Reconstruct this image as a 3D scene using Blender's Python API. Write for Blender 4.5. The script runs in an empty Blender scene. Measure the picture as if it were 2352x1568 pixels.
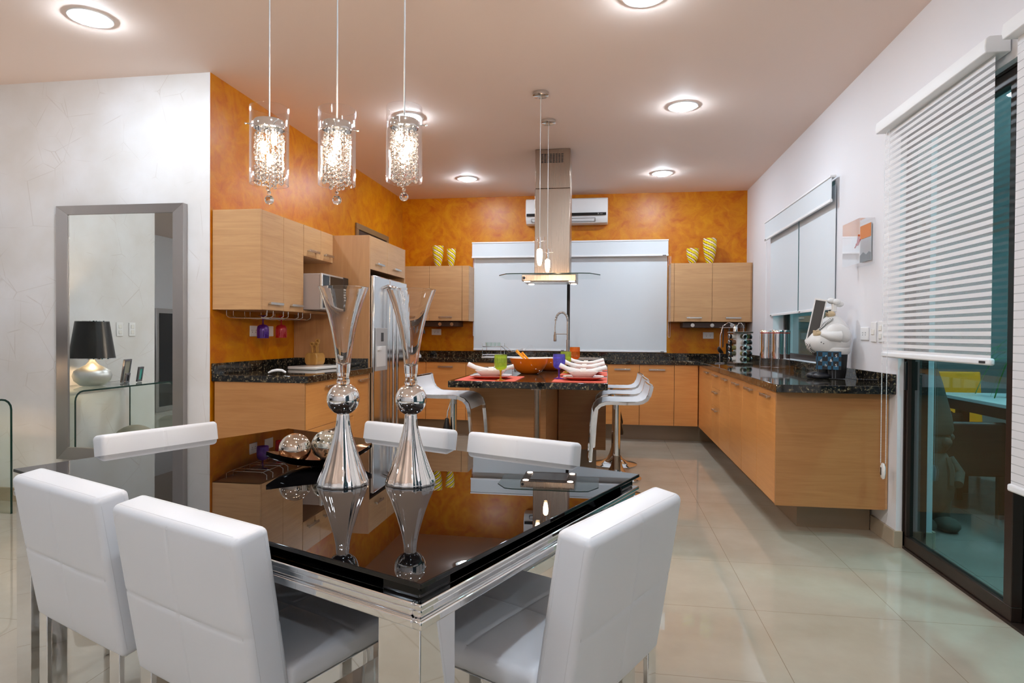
import bpy, math, random
from mathutils import Vector, Matrix
random.seed(7)
S = bpy.context.scene
C = S.collection
PI = math.pi
# ------------------------------------------------ camera
f_px, YAW, PITCH, ROLL = 1451.76, -.1498, -.0116, .0067
cam_d = bpy.data.cameras.new('camera'); cam = bpy.data.objects.new('camera', cam_d); C.objects.link(cam)
cam_d.sensor_width = 36; cam_d.lens = f_px / 2352 * 36; cam_d.clip_start = .02; cam_d.clip_end = 60
_F = Vector((math.sin(YAW)*math.cos(PITCH), math.cos(YAW)*math.cos(PITCH), math.sin(PITCH)))
_r = Vector((math.cos(YAW), -math.sin(YAW), 0)); _u = _r.cross(_F)
_R = math.cos(ROLL)*_r + math.sin(ROLL)*_u; _U = -math.sin(ROLL)*_r + math.cos(ROLL)*_u
CAMZ = 1.2
mw = Matrix((( _R.x, _U.x, -_F.x, 0), (_R.y, _U.y, -_F.y, 0), (_R.z, _U.z, -_F.z, CAMZ), (0, 0, 0, 1)))
cam.matrix_world = mw
S.camera = cam
# ------------------------------------------------ world, exposure
w = bpy.data.worlds.new('night'); S.world = w; w.use_nodes = True
w.node_tree.nodes['Background'].inputs[0].default_value = (.02, .03, .05, 1)
w.node_tree.nodes['Background'].inputs[1].default_value = .6
S.view_settings.view_transform = 'Standard'; S.view_settings.look = 'None'
S.view_settings.exposure = 1.56; S.view_settings.gamma = 1; S.view_settings.use_curve_mapping = False
try:
    S.cycles.use_denoising = True
    S.cycles.max_bounces = 12; S.cycles.diffuse_bounces = 5; S.cycles.glossy_bounces = 6
    S.cycles.transmission_bounces = 10; S.cycles.transparent_max_bounces = 24
    S.cycles.sample_clamp_indirect = 6.0; S.cycles.caustics_reflective = False; S.cycles.caustics_refractive = False
    S.cycles.blur_glossy = .3
except Exception: pass
LAMP_WATT = 30.0      # flux of one ceiling downlight
LAMP_COL = (.76, .88, 1.0)

# ------------------------------------------------ helpers
def srgb(r, g, b):
    f = lambda c: (c/255/12.92 if c/255 <= .04045 else ((c/255+.055)/1.055)**2.4)
    return (f(r), f(g), f(b), 1)

BASE = {}
class MB:
    def __init__(s): s.v = []; s.f = []
    def add(s, vs, fs):
        n = len(s.v); s.v += [tuple(v) for v in vs]; s.f += [tuple(i+n for i in f) for f in fs]; return s
    def box(s, x0, x1, y0, y1, z0, z1):
        vs = [(x, y, z) for z in (z0, z1) for y in (y0, y1) for x in (x0, x1)]
        return s.add(vs, [(0,2,3,1),(4,5,7,6),(0,1,5,4),(2,6,7,3),(0,4,6,2),(1,3,7,5)])
    def prism(s, pts, z0, z1, M=None):
        n = len(pts); vs = [(x, y, z0) for x, y in pts] + [(x, y, z1) for x, y in pts]
        if M: vs = [M @ Vector(v) for v in vs]
        return s.add(vs, [tuple(range(n))[::-1], tuple(range(n, 2*n))] + [(i, (i+1) % n, (i+1) % n+n, i+n) for i in range(n)])
    def lathe(s, prof, c=(0,0,0), n=32, flute=0, famp=0, cap=True, M=None):
        vs = []; fs = []; m = len(prof)
        for k in range(n):
            a = 2*PI*k/n
            for i, (r, z) in enumerate(prof):
                rr = r*(1+famp*math.cos(flute*a)) if flute else r
                p = Vector((rr*math.cos(a), rr*math.sin(a), z))
                if M: p = M @ p
                vs.append((p.x+c[0], p.y+c[1], p.z+c[2]))
        for k in range(n):
            k2 = (k+1) % n
            for i in range(m-1): fs.append((k*m+i, k2*m+i, k2*m+i+1, k*m+i+1))
        if cap:
            if prof[0][0] > 1e-5: fs.append(tuple(k*m for k in range(n))[::-1])
            if prof[-1][0] > 1e-5: fs.append(tuple(k*m+m-1 for k in range(n)))
        return s.add(vs, fs)
    def cyl(s, c, r, z0, z1, n=24): return s.lathe([(r, z0), (r, z1)], (c[0], c[1], 0), n)
    def sphere(s, c, r, n=20, sz=1.0, M=None):
        prof = [(max(1e-6, r*math.sin(PI*i/(n//2))), -r*sz*math.cos(PI*i/(n//2))) for i in range(n//2+1)]
        return s.lathe(prof, c, n, cap=False, M=M)
    def tube(s, path, r, n=10, closed=False, rs=None, cap=True, flat=None):
        P = [Vector(p) for p in path]; m = len(P); vs = []; fs = []
        prev = None
        for i in range(m):
            a = P[i-1] if (i > 0 or closed) else P[i]; b = P[(i+1) % m] if (i < m-1 or closed) else P[i]
            t = (b-a).normalized()
            if prev is None:
                u = t.cross(Vector((0, 0, 1)))
                if u.length < .05: u = t.cross(Vector((0, 1, 0)))
                u.normalize()
            else:
                u = prev - t*prev.dot(t); u.normalize()
            prev = u; w_ = t.cross(u); rr = rs[i] if rs else r
            for k in range(n):
                an = 2*PI*k/n
                vs.append(P[i] + u*(math.cos(an)*rr) + w_*(math.sin(an)*rr*(flat or 1)))
        for i in range(m if closed else m-1):
            j = (i+1) % m
            for k in range(n):
                k2 = (k+1) % n; fs.append((i*n+k, i*n+k2, j*n+k2, j*n+k))
        if cap and not closed: fs += [tuple(range(n))[::-1], tuple(range((m-1)*n, m*n))]
        return s.add(vs, fs)
    def strip(s, path, wdir, half, th, M=None):
        """a flat band of thickness th swept along path, wdir = width direction"""
        P = [Vector(p) for p in path]; wd = Vector(wdir).normalized(); m = len(P); vs = []; fs = []
        for i in range(m):
            a = P[max(0, i-1)]; b = P[min(m-1, i+1)]; nrm = (b-a).normalized().cross(wd).normalized()
            for sg, sw in ((1, -1), (1, 1), (-1, 1), (-1, -1)): vs.append(P[i]+wd*(half*sw)+nrm*(th/2*sg))
        for i in range(m-1):
            for k in range(4):
                k2 = (k+1) % 4; fs.append((i*4+k, i*4+k2, i*4+4+k2, i*4+4+k))
        fs += [(0, 1, 2, 3)[::-1], tuple(range(m*4-4, m*4))]
        if M: vs = [M @ v for v in vs]
        return s.add(vs, fs)
    def pillow(s, w, h, t, r, M=None, bulge=.0, gx=(), gz=(), gd=.004):
        """upholstered slab: x in +-w/2, z in 0..h, y in +-t/2, rounded edges radius r, seams at gx, gz"""
        def axis(L0, L1, seams):
            ps = [L0 + r*(1-math.cos(a)) for a in (0, .35, .7, 1.05, 1.3, 1.57)]
            ps += [L1 - r*(1-math.cos(a)) for a in (1.57, 1.3, 1.05, .7, .35, 0)]
            q = [L0+r+(L1-L0-2*r)*k/10 for k in range(1, 10)]
            for g in seams: q += [g-.012, g-.005, g, g+.005, g+.012]
            return sorted(set(round(x, 5) for x in ps+q))
        X = axis(-w/2, w/2, gx); Z = axis(0, h, gz); vs = []; fs = []; nx, nz = len(X), len(Z)
        for sg in (-1, 1):
            for z in Z:
                for x in X:
                    ax = max(0, r-(w/2-abs(x))); az = max(0, r-min(z, h-z)); q = math.hypot(ax, az)
                    px, pz = x, z
                    if q > r:
                        k = r/q; px = math.copysign(w/2-r+ax*k, x); pz = (r-az*k) if z < h/2 else (h-r+az*k); q = r
                    y = t/2 - r + math.sqrt(max(0, r*r-q*q))
                    bx = 1-(2*x/w)**4; bz = 1-(2*z/h-1)**4
                    y += bulge*max(0, bx*bz)
                    g = 0
                    for c in gx: g = max(g, math.exp(-((x-c)/.004)**2))
                    for c in gz: g = max(g, math.exp(-((z-c)/.004)**2))
                    y -= g*gd*max(0, bx*bz)**.3
                    vs.append(Vector((px, sg*y, pz)))
        N = nx*nz
        for sg, o in ((0, 0), (1, N)):
            for j in range(nz-1):
                for i in range(nx-1):
                    q = (o+j*nx+i, o+j*nx+i+1, o+(j+1)*nx+i+1, o+(j+1)*nx+i)
                    fs.append(q if sg == 0 else q[::-1])
        ring = [i for i in range(nx)] + [j*nx+nx-1 for j in range(1, nz)] + [(nz-1)*nx+i for i in range(nx-2, -1, -1)] + [j*nx for j in range(nz-2, 0, -1)]
        for a in range(len(ring)):
            b = (a+1) % len(ring); fs.append((ring[b], ring[a], ring[a]+N, ring[b]+N))
        if M: vs = [M @ v for v in vs]
        return s.add(vs, fs)

def root_base(o):
    return BASE.get(o.name, Vector((0, 0, 0))) if o else Vector((0, 0, 0))
def link(name, mb, mat, base, smooth=False, bevel=0, bseg=2, auto=None):
    me = bpy.data.meshes.new(name); b = Vector(base)
    me.from_pydata([tuple(Vector(v)-b) for v in mb.v], [], mb.f); me.validate(); me.update()
    if mat: me.materials.append(mat)
    o = bpy.data.objects.new(name, me); C.objects.link(o)
    if smooth or bevel:
        for p in me.polygons: p.use_smooth = True
        if smooth:
            try: me.set_sharp_from_angle(angle=math.radians(50 if smooth is True else 35))
            except Exception: pass
    if bevel:
        md = o.modifiers.new('bevel', 'BEVEL'); md.width = bevel; md.segments = bseg; md.limit_method = 'ANGLE'; md.angle_limit = math.radians(50); md.harden_normals = False
    return o
def part(name, mb, mat, parent, smooth='auto', bevel=0, label=None, stuff=False):
    b = root_base(parent); o = link(name, mb, mat, b, smooth, bevel); o.parent = parent; BASE[o.name] = b
    if label: o['label'] = label
    if stuff: o['kind'] = 'stuff'
    return o
def thing(name, label, cat, loc=(0, 0, 0), group=None):
    o = bpy.data.objects.new(name, None); C.objects.link(o); o.location = loc; BASE[o.name] = Vector(loc)
    o.empty_display_size = .05
    o['label'] = label; o['category'] = cat
    if group: o['group'] = group
    return o
def single(name, mb, mat, label, cat, group=None, smooth='auto', bevel=0, kind=None, base=None):
    xs = [v[0] for v in mb.v]; ys = [v[1] for v in mb.v]; zs = [v[2] for v in mb.v]
    b = Vector(base) if base else Vector(((min(xs)+max(xs))/2, (min(ys)+max(ys))/2, min(zs)))
    o = link(name, mb, mat, b, smooth, bevel); o.location = b; BASE[o.name] = b
    o['label'] = label; o['category'] = cat
    if group: o['group'] = group
    if kind: o['kind'] = kind
    return o
def struct(name, mb, mat, smooth='auto', bevel=0, label=None):
    o = link(name, mb, mat, (0, 0, 0), smooth, bevel); o['kind'] = 'structure'; BASE[o.name] = Vector((0, 0, 0))
    if label: o['label'] = label
    return o
def place(root, loc, rz=0):
    root.location = loc; root.rotation_euler = (0, 0, rz); return root
def copy_tree(o, parent=None):
    c = o.copy(); C.objects.link(c)
    if parent: c.parent = parent
    for ch in list(o.children): copy_tree(ch, c)
    return c
def dup(root, loc, rz=0, label=None):
    r = copy_tree(root); place(r, loc, rz)
    if label: r['label'] = label
    return r
def text_mb(txt, size, M, depth=.001):
    cu = bpy.data.curves.new('t', 'FONT'); cu.body = txt; cu.size = size; cu.extrude = depth; cu.align_x = 'CENTER'; cu.align_y = 'CENTER'
    o = bpy.data.objects.new('t', cu); C.objects.link(o)
    dg = bpy.context.evaluated_depsgraph_get(); me = o.evaluated_get(dg).to_mesh(); mb = MB()
    mb.add([M @ v.co for v in me.vertices], [tuple(p.vertices) for p in me.polygons])
    o.evaluated_get(dg).to_mesh_clear(); bpy.data.objects.remove(o); bpy.data.curves.remove(cu)
    return mb
def arc(cx, cy, r, a0, a1, n=8): return [(cx+r*math.cos(a0+(a1-a0)*k/n), cy+r*math.sin(a0+(a1-a0)*k/n)) for k in range(n+1)]

# ------------------------------------------------ materials
def mat(name):
    m = bpy.data.materials.new(name); m.use_nodes = True; nt = m.node_tree
    return m, nt, nt.nodes['Principled BSDF'], nt.nodes['Material Output']
def pm(name, col, rough=.5, metal=0, spec=.5, coat=0, bump=None, ior=None, croug=.05):
    m, nt, b, o = mat(name)
    b.inputs['Base Color'].default_value = col; b.inputs['Roughness'].default_value = rough; b.inputs['Metallic'].default_value = metal
    b.inputs['Specular IOR Level'].default_value = spec; b.inputs['Coat Weight'].default_value = coat; b.inputs['Coat Roughness'].default_value = croug
    if ior: b.inputs['IOR'].default_value = ior
    if bump:
        sc, st, dist = bump; tc = nt.nodes.new('ShaderNodeTexCoord'); n = nt.nodes.new('ShaderNodeTexNoise'); n.inputs['Scale'].default_value = sc; n.inputs['Detail'].default_value = 4
        bp = nt.nodes.new('ShaderNodeBump'); bp.inputs['Strength'].default_value = st; bp.inputs['Distance'].default_value = dist
        nt.links.new(tc.outputs['Object'], n.inputs['Vector']); nt.links.new(n.outputs['Fac'], bp.inputs['Height']); nt.links.new(bp.outputs[0], b.inputs['Normal'])
    return m
def N(nt, typ, **kw):
    n = nt.nodes.new(typ)
    for k, v in kw.items():
        if k in ('operation', 'blend_type', 'data_type', 'feature', 'noise_dimensions', 'distance'): setattr(n, k, v)
        else: n.inputs[k].default_value = v
    return n
def ramp(nt, stops):
    r = nt.nodes.new('ShaderNodeValToRGB'); e = r.color_ramp.elements
    while len(e) < len(stops): e.new(.5)
    for i, (p, c) in enumerate(stops): e[i].position = p; e[i].color = c
    return r
def emit(name, col, st):
    m, nt, b, o = mat(name); nt.nodes.remove(b); e = nt.nodes.new('ShaderNodeEmission'); e.inputs[0].default_value = (*col[:3], 1); e.inputs[1].default_value = st
    nt.links.new(e.outputs[0], o.inputs[0]); return m
def schlick(nt, r0, boost=0.0, power=5.0):
    g = nt.nodes.new('ShaderNodeNewGeometry'); d = nt.nodes.new('ShaderNodeVectorMath'); d.operation = 'DOT_PRODUCT'
    nt.links.new(g.outputs['Incoming'], d.inputs[0]); nt.links.new(g.outputs['Normal'], d.inputs[1])
    a = N(nt, 'ShaderNodeMath', operation='ABSOLUTE'); nt.links.new(d.outputs['Value'], a.inputs[0])
    b = N(nt, 'ShaderNodeMath', operation='SUBTRACT'); b.inputs[0].default_value = 1; nt.links.new(a.outputs[0], b.inputs[1])
    c = N(nt, 'ShaderNodeMath', operation='POWER'); c.inputs[1].default_value = power; nt.links.new(b.outputs[0], c.inputs[0])
    e = N(nt, 'ShaderNodeMath', operation='MULTIPLY_ADD'); e.inputs[1].default_value = 1-r0; e.inputs[2].default_value = r0+boost; e.use_clamp = True; nt.links.new(c.outputs[0], e.inputs[0])
    return e.outputs[0]
def thin_glass(name, tint=(1, 1, 1), refl=1.45, boost=0.0, gcol=(1, 1, 1, 1), power=5.0):
    m, nt, b, o = mat(name); nt.nodes.remove(b)
    tr = nt.nodes.new('ShaderNodeBsdfTransparent'); tr.inputs[0].default_value = (*tint, 1)
    gl = nt.nodes.new('ShaderNodeBsdfGlossy'); gl.inputs['Roughness'].default_value = .0; gl.inputs['Color'].default_value = gcol
    mx = nt.nodes.new('ShaderNodeMixShader'); nt.links.new(schlick(nt, ((refl-1)/(refl+1))**2, boost, power), mx.inputs[0])
    nt.links.new(tr.outputs[0], mx.inputs[1]); nt.links.new(gl.outputs[0], mx.inputs[2]); nt.links.new(mx.outputs[0], o.inputs[0]); return m
def solid_glass(name, tint=(1, 1, 1), ior=1.47, rough=0):
    m, nt, b, o = mat(name); b.inputs['Base Color'].default_value = (*tint, 1); b.inputs['Transmission Weight'].default_value = 1; b.inputs['IOR'].default_value = ior; b.inputs['Roughness'].default_value = rough
    return m

def wood(name, c1, c2, rough=.38, axis='XY', spec=.5, seed=0):
    m, nt, b, o = mat(name)
    tc = nt.nodes.new('ShaderNodeTexCoord'); geo = nt.nodes.new('ShaderNodeNewGeometry'); mp = nt.nodes.new('ShaderNodeMapping')
    mp.inputs['Scale'].default_value = (1.1, 1.1, 16) if axis == 'XY' else (14, 14, 1.0); mp.inputs['Location'].default_value = (seed, seed*2.3, seed*1.1)
    nt.links.new(geo.outputs['Position'], mp.inputs['Vector'])
    n1 = N(nt, 'ShaderNodeTexNoise', Scale=1.6, Detail=6, Roughness=.62, Distortion=1.2); nt.links.new(mp.outputs[0], n1.inputs['Vector'])
    mp2 = nt.nodes.new('ShaderNodeMapping'); mp2.inputs['Scale'].default_value = (3, 3, 160) if axis == 'XY' else (160, 160, 3); nt.links.new(geo.outputs['Position'], mp2.inputs['Vector'])
    n2 = N(nt, 'ShaderNodeTexNoise', Scale=1.5, Detail=3, Roughness=.6); nt.links.new(mp2.outputs[0], n2.inputs['Vector'])
    mx = N(nt, 'ShaderNodeMath', operation='MULTIPLY_ADD'); mx.inputs[1].default_value = .35; nt.links.new(n2.outputs['Fac'], mx.inputs[0])
    m2 = N(nt, 'ShaderNodeMath', operation='MULTIPLY'); m2.inputs[1].default_value = .65; nt.links.new(n1.outputs['Fac'], m2.inputs[0]); nt.links.new(m2.outputs[0], mx.inputs[2])
    r = ramp(nt, [(.34, c1), (.66, c2)]); nt.links.new(mx.outputs[0], r.inputs[0]); nt.links.new(r.outputs[0], b.inputs['Base Color'])
    b.inputs['Roughness'].default_value = rough; b.inputs['Specular IOR Level'].default_value = spec
    bp = N(nt, 'ShaderNodeBump', Strength=.08, Distance=.002); nt.links.new(mx.outputs[0], bp.inputs['Height']); nt.links.new(bp.outputs[0], b.inputs['Normal'])
    return m

def make_orange():
    m, nt, b, o = mat('orange_venetian_plaster'); tc = nt.nodes.new('ShaderNodeTexCoord')
    n0 = N(nt, 'ShaderNodeTexNoise', Scale=3.0, Detail=3, Roughness=.5); nt.links.new(tc.outputs['Object'], n0.inputs['Vector'])
    mixv = nt.nodes.new('ShaderNodeVectorMath'); mixv.operation = 'MULTIPLY_ADD'; mixv.inputs[1].default_value = (.5, .5, .5)
    nt.links.new(n0.outputs['Color'], mixv.inputs[0]); nt.links.new(tc.outputs['Object'], mixv.inputs[2])
    n1 = N(nt, 'ShaderNodeTexNoise', Scale=6.5, Detail=9, Roughness=.72, Distortion=.25); nt.links.new(mixv.outputs[0], n1.inputs['Vector'])
    v = N(nt, 'ShaderNodeTexVoronoi', Scale=9.0); nt.links.new(mixv.outputs[0], v.inputs['Vector'])
    ma = N(nt, 'ShaderNodeMath', operation='MULTIPLY_ADD'); ma.inputs[1].default_value = .22; nt.links.new(v.outputs['Distance'], ma.inputs[0]); nt.links.new(n1.outputs['Fac'], ma.inputs[2])
    r = ramp(nt, [(.36, srgb(178, 88, 0)), (.52, srgb(194, 108, 0)), (.66, srgb(204, 126, 0)), (.86, srgb(214, 144, 8))])
    nt.links.new(ma.outputs[0], r.inputs[0]); nt.links.new(r.outputs[0], b.inputs['Base Color']); b.inputs['Roughness'].default_value = .34
    b.inputs['Specular IOR Level'].default_value = .32
    bp = N(nt, 'ShaderNodeBump', Strength=.25, Distance=.01); nt.links.new(n1.outputs['Fac'], bp.inputs['Height']); nt.links.new(bp.outputs[0], b.inputs['Normal'])
    return m
def make_white_stucco():
    m, nt, b, o = mat('white_trowelled_plaster'); tc = nt.nodes.new('ShaderNodeTexCoord'); masks = []
    for k, (sc, th, loc) in enumerate(((2.1, .006, (0, 0, 0)), (3.7, .008, (3.1, 1.7, 5.2)), (1.3, .004, (7.7, 2.2, 1.4)))):
        mp = nt.nodes.new('ShaderNodeMapping'); mp.inputs['Location'].default_value = loc; mp.inputs['Rotation'].default_value = (0, .4+k, 0); mp.inputs['Scale'].default_value = (1, 1, (1.6, .7, 1.0)[k]); nt.links.new(tc.outputs['Object'], mp.inputs[0])
        v = N(nt, 'ShaderNodeTexVoronoi', feature='DISTANCE_TO_EDGE', Scale=sc); nt.links.new(mp.outputs[0], v.inputs['Vector'])
        r = ramp(nt, [(0.0, (1, 1, 1, 1)), (th, (0, 0, 0, 1))]); nt.links.new(v.outputs['Distance'], r.inputs[0])
        n2 = N(nt, 'ShaderNodeTexNoise', Scale=3.2+k, Detail=2); nt.links.new(mp.outputs[0], n2.inputs['Vector'])
        r2 = ramp(nt, [(.52, (0, 0, 0, 1)), (.64, (1, 1, 1, 1))]); nt.links.new(n2.outputs['Fac'], r2.inputs[0])
        mu = N(nt, 'ShaderNodeMath', operation='MULTIPLY'); nt.links.new(r.outputs[0], mu.inputs[0]); nt.links.new(r2.outputs[0], mu.inputs[1]); masks.append(mu)
    a = N(nt, 'ShaderNodeMath', operation='MAXIMUM'); nt.links.new(masks[0].outputs[0], a.inputs[0]); nt.links.new(masks[1].outputs[0], a.inputs[1])
    c = N(nt, 'ShaderNodeMath', operation='MAXIMUM'); nt.links.new(a.outputs[0], c.inputs[0]); nt.links.new(masks[2].outputs[0], c.inputs[1])
    mu2 = N(nt, 'ShaderNodeMath', operation='MULTIPLY'); mu2.inputs[1].default_value = .34; nt.links.new(c.outputs[0], mu2.inputs[0])
    n3 = N(nt, 'ShaderNodeTexNoise', Scale=2.6, Detail=6); nt.links.new(tc.outputs['Object'], n3.inputs['Vector'])
    r3 = ramp(nt, [(.35, srgb(220, 217, 214)), (.7, srgb(232, 232, 234))]); nt.links.new(n3.outputs['Fac'], r3.inputs[0])
    mx = N(nt, 'ShaderNodeMix', data_type='RGBA'); nt.links.new(mu2.outputs[0], mx.inputs[0]); nt.links.new(r3.outputs[0], mx.inputs[6]); mx.inputs[7].default_value = srgb(160, 142, 124)
    nt.links.new(mx.outputs[2], b.inputs['Base Color']); b.inputs['Roughness'].default_value = .35
    bp = N(nt, 'ShaderNodeBump', Strength=.12, Distance=.003); nt.links.new(n3.outputs['Fac'], bp.inputs['Height']); nt.links.new(bp.outputs[0], b.inputs['Normal'])
    return m
def make_floor(name, c1, c2, grout, rough, ox=.65, oy=3.48, size=.6):
    m, nt, b, o = mat(name); geo = nt.nodes.new('ShaderNodeNewGeometry'); sp = nt.nodes.new('ShaderNodeSeparateXYZ'); nt.links.new(geo.outputs['Position'], sp.inputs[0])
    outs = []
    for ax, off in ((0, ox), (1, oy)):
        a = N(nt, 'ShaderNodeMath', operation='SUBTRACT'); a.inputs[1].default_value = off - 60; nt.links.new(sp.outputs[ax], a.inputs[0])
        d = N(nt, 'ShaderNodeMath', operation='DIVIDE'); d.inputs[1].default_value = size; nt.links.new(a.outputs[0], d.inputs[0])
        fr = N(nt, 'ShaderNodeMath', operation='PINGPONG'); fr.inputs[1].default_value = .5; nt.links.new(d.outputs[0], fr.inputs[0])
        lt = N(nt, 'ShaderNodeMath', operation='LESS_THAN'); lt.inputs[1].default_value = .0022; nt.links.new(fr.outputs[0], lt.inputs[0]); outs.append(lt)
    mxx = N(nt, 'ShaderNodeMath', operation='MAXIMUM'); nt.links.new(outs[0].outputs[0], mxx.inputs[0]); nt.links.new(outs[1].outputs[0], mxx.inputs[1])
    n = N(nt, 'ShaderNodeTexNoise', Scale=1.8, Detail=6, Roughness=.6); nt.links.new(geo.outputs['Position'], n.inputs['Vector'])
    r = ramp(nt, [(.35, c1), (.65, c2)]); nt.links.new(n.outputs['Fac'], r.inputs[0])
    mx = N(nt, 'ShaderNodeMix', data_type='RGBA'); nt.links.new(mxx.outputs[0], mx.inputs[0]); nt.links.new(r.outputs[0], mx.inputs[6]); mx.inputs[7].default_value = grout
    nt.links.new(mx.outputs[2], b.inputs['Base Color']); b.inputs['Roughness'].default_value = rough; b.inputs['IOR'].default_value = 1.6
    return m
def make_granite():
    m, nt, b, o = mat('black_granite'); geo = nt.nodes.new('ShaderNodeNewGeometry')
    v = N(nt, 'ShaderNodeTexVoronoi', Scale=120.0); nt.links.new(geo.outputs['Position'], v.inputs['Vector'])
    n = N(nt, 'ShaderNodeTexNoise', Scale=38.0, Detail=5, Roughness=.75); nt.links.new(geo.outputs['Position'], n.inputs['Vector'])
    r = ramp(nt, [(.44, srgb(14, 14, 15)), (.55, srgb(44, 40, 34)), (.66, srgb(128, 112, 84))]); nt.links.new(n.outputs['Fac'], r.inputs[0])
    r2 = ramp(nt, [(.0, srgb(150, 140, 112)), (.07, srgb(10, 10, 12))]); sx = N(nt, 'ShaderNodeSeparateColor'); nt.links.new(v.outputs['Color'], sx.inputs[0]); nt.links.new(sx.outputs[0], r2.inputs[0])
    mx = N(nt, 'ShaderNodeMix', data_type='RGBA', blend_type='LIGHTEN'); mx.inputs[0].default_value = 1; nt.links.new(r.outputs[0], mx.inputs[6]); nt.links.new(r2.outputs[0], mx.inputs[7])
    nt.links.new(mx.outputs[2], b.inputs['Base Color']); b.inputs['Roughness'].default_value = .05; b.inputs['IOR'].default_value = 1.6
    return m
def make_brushed(name, col, rough, ax=(1, 1, 200), st=.06):
    m, nt, b, o = mat(name); geo = nt.nodes.new('ShaderNodeNewGeometry'); mp = nt.nodes.new('ShaderNodeMapping'); mp.inputs['Scale'].default_value = ax; nt.links.new(geo.outputs['Position'], mp.inputs[0])
    n = N(nt, 'ShaderNodeTexNoise', Scale=2.0, Detail=3); nt.links.new(mp.outputs[0], n.inputs['Vector'])
    mr = nt.nodes.new('ShaderNodeMapRange'); mr.inputs['To Min'].default_value = rough*(1-st); mr.inputs['To Max'].default_value = rough*(1+st); nt.links.new(n.outputs['Fac'], mr.inputs[0]); nt.links.new(mr.outputs[0], b.inputs['Roughness'])
    b.inputs['Metallic'].default_value = 1; b.inputs['Base Color'].default_value = col; b.inputs['Anisotropic'].default_value = .6
    return m
def stripes(name, c_op, period, duty, sheer_alpha, phase=0):
    """zebra shade: opaque bands with sheer net between, along Z"""
    m, nt, b, o = mat(name); geo = nt.nodes.new('ShaderNodeNewGeometry'); sp = nt.nodes.new('ShaderNodeSeparateXYZ'); nt.links.new(geo.outputs['Position'], sp.inputs[0])
    d = N(nt, 'ShaderNodeMath', operation='MULTIPLY_ADD'); d.inputs[1].default_value = 1/period; d.inputs[2].default_value = phase; nt.links.new(sp.outputs[2], d.inputs[0])
    fr = N(nt, 'ShaderNodeMath', operation='FRACT'); nt.links.new(d.outputs[0], fr.inputs[0])
    lt = N(nt, 'ShaderNodeMath', operation='LESS_THAN'); lt.inputs[1].default_value = duty; nt.links.new(fr.outputs[0], lt.inputs[0])
    mr = nt.nodes.new('ShaderNodeMapRange'); mr.inputs['To Min'].default_value = sheer_alpha; mr.inputs['To Max'].default_value = 1; nt.links.new(lt.outputs[0], mr.inputs[0])
    nt.links.new(mr.outputs[0], b.inputs['Alpha']); b.inputs['Base Color'].default_value = c_op; b.inputs['Roughness'].default_value = .8
    return m
def swirl(name):
    m, nt, b, o = mat(name); tc = nt.nodes.new('ShaderNodeTexCoord'); sp = nt.nodes.new('ShaderNodeSeparateXYZ'); nt.links.new(tc.outputs['Object'], sp.inputs[0])
    at = N(nt, 'ShaderNodeMath', operation='ARCTAN2'); nt.links.new(sp.outputs[1], at.inputs[0]); nt.links.new(sp.outputs[0], at.inputs[1])
    a1 = N(nt, 'ShaderNodeMath', operation='MULTIPLY'); a1.inputs[1].default_value = 4/(2*PI); nt.links.new(at.outputs[0], a1.inputs[0])
    a2 = N(nt, 'ShaderNodeMath', operation='MULTIPLY_ADD'); a2.inputs[1].default_value = 17.0; nt.links.new(sp.outputs[2], a2.inputs[0]); nt.links.new(a1.outputs[0], a2.inputs[2])
    fr = N(nt, 'ShaderNodeMath', operation='FRACT'); nt.links.new(a2.outputs[0], fr.inputs[0])
    cr = ramp(nt, [(0, srgb(225, 215, 20)), (.30, srgb(225, 215, 20)), (.31, srgb(235, 200, 120)), (.55, srgb(240, 238, 230)), (.75, srgb(240, 238, 230)), (.76, srgb(215, 160, 20))]); cr.color_ramp.interpolation = 'CONSTANT'
    al = ramp(nt, [(0, (1, 1, 1, 1)), (.31, (.25, .25, .25, 1)), (.55, (1, 1, 1, 1)), (.72, (.35, .35, .35, 1))]); al.color_ramp.interpolation = 'CONSTANT'
    nt.links.new(fr.outputs[0], cr.inputs[0]); nt.links.new(fr.outputs[0], al.inputs[0]); nt.links.new(cr.outputs[0], b.inputs['Base Color']); nt.links.new(al.outputs[0], b.inputs['Alpha'])
    b.inputs['Roughness'].default_value = .08; b.inputs['IOR'].default_value = 1.5
    return m
def checker(name, c1, c2, sc, rough=.6):
    m, nt, b, o = mat(name); tc = nt.nodes.new('ShaderNodeTexCoord'); ck = N(nt, 'ShaderNodeTexChecker', Scale=sc); nt.links.new(tc.outputs['Object'], ck.inputs['Vector'])
    ck.inputs['Color1'].default_value = c1; ck.inputs['Color2'].default_value = c2; nt.links.new(ck.outputs[0], b.inputs['Base Color']); b.inputs['Roughness'].default_value = rough
    return m

ORANGE = make_orange(); STUCCO = make_white_stucco()
WALLW = pm('white_paint', srgb(232, 232, 236), .6, bump=(60, .05, .002))
CEILM = pm('ceiling_paint', srgb(238, 219, 208), .75)
FLOORM = make_floor('polished_beige_tile', srgb(176, 166, 148), srgb(190, 181, 164), srgb(146, 133, 114), .022)
PATIOM = make_floor('patio_tile', srgb(120, 118, 112), srgb(138, 135, 128), srgb(80, 78, 74), .25)
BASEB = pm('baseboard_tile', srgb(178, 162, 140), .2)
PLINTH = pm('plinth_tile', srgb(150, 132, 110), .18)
GRANITE = make_granite()
WOOD = wood('oak_laminate', srgb(186, 141, 96), srgb(206, 162, 114), .36)
WOODF = wood('oak_laminate_front', srgb(216, 146, 78), srgb(230, 164, 94), .30, seed=3)
WOODE = wood('oak_laminate_shaded', srgb(168, 116, 68), srgb(186, 134, 84), .36, seed=8)  # same oak, darkened for end panels and island faces that get less light
WOODV = wood('oak_laminate_vertical', srgb(180, 132, 88), srgb(198, 150, 102), .36, axis='Z')
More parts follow.
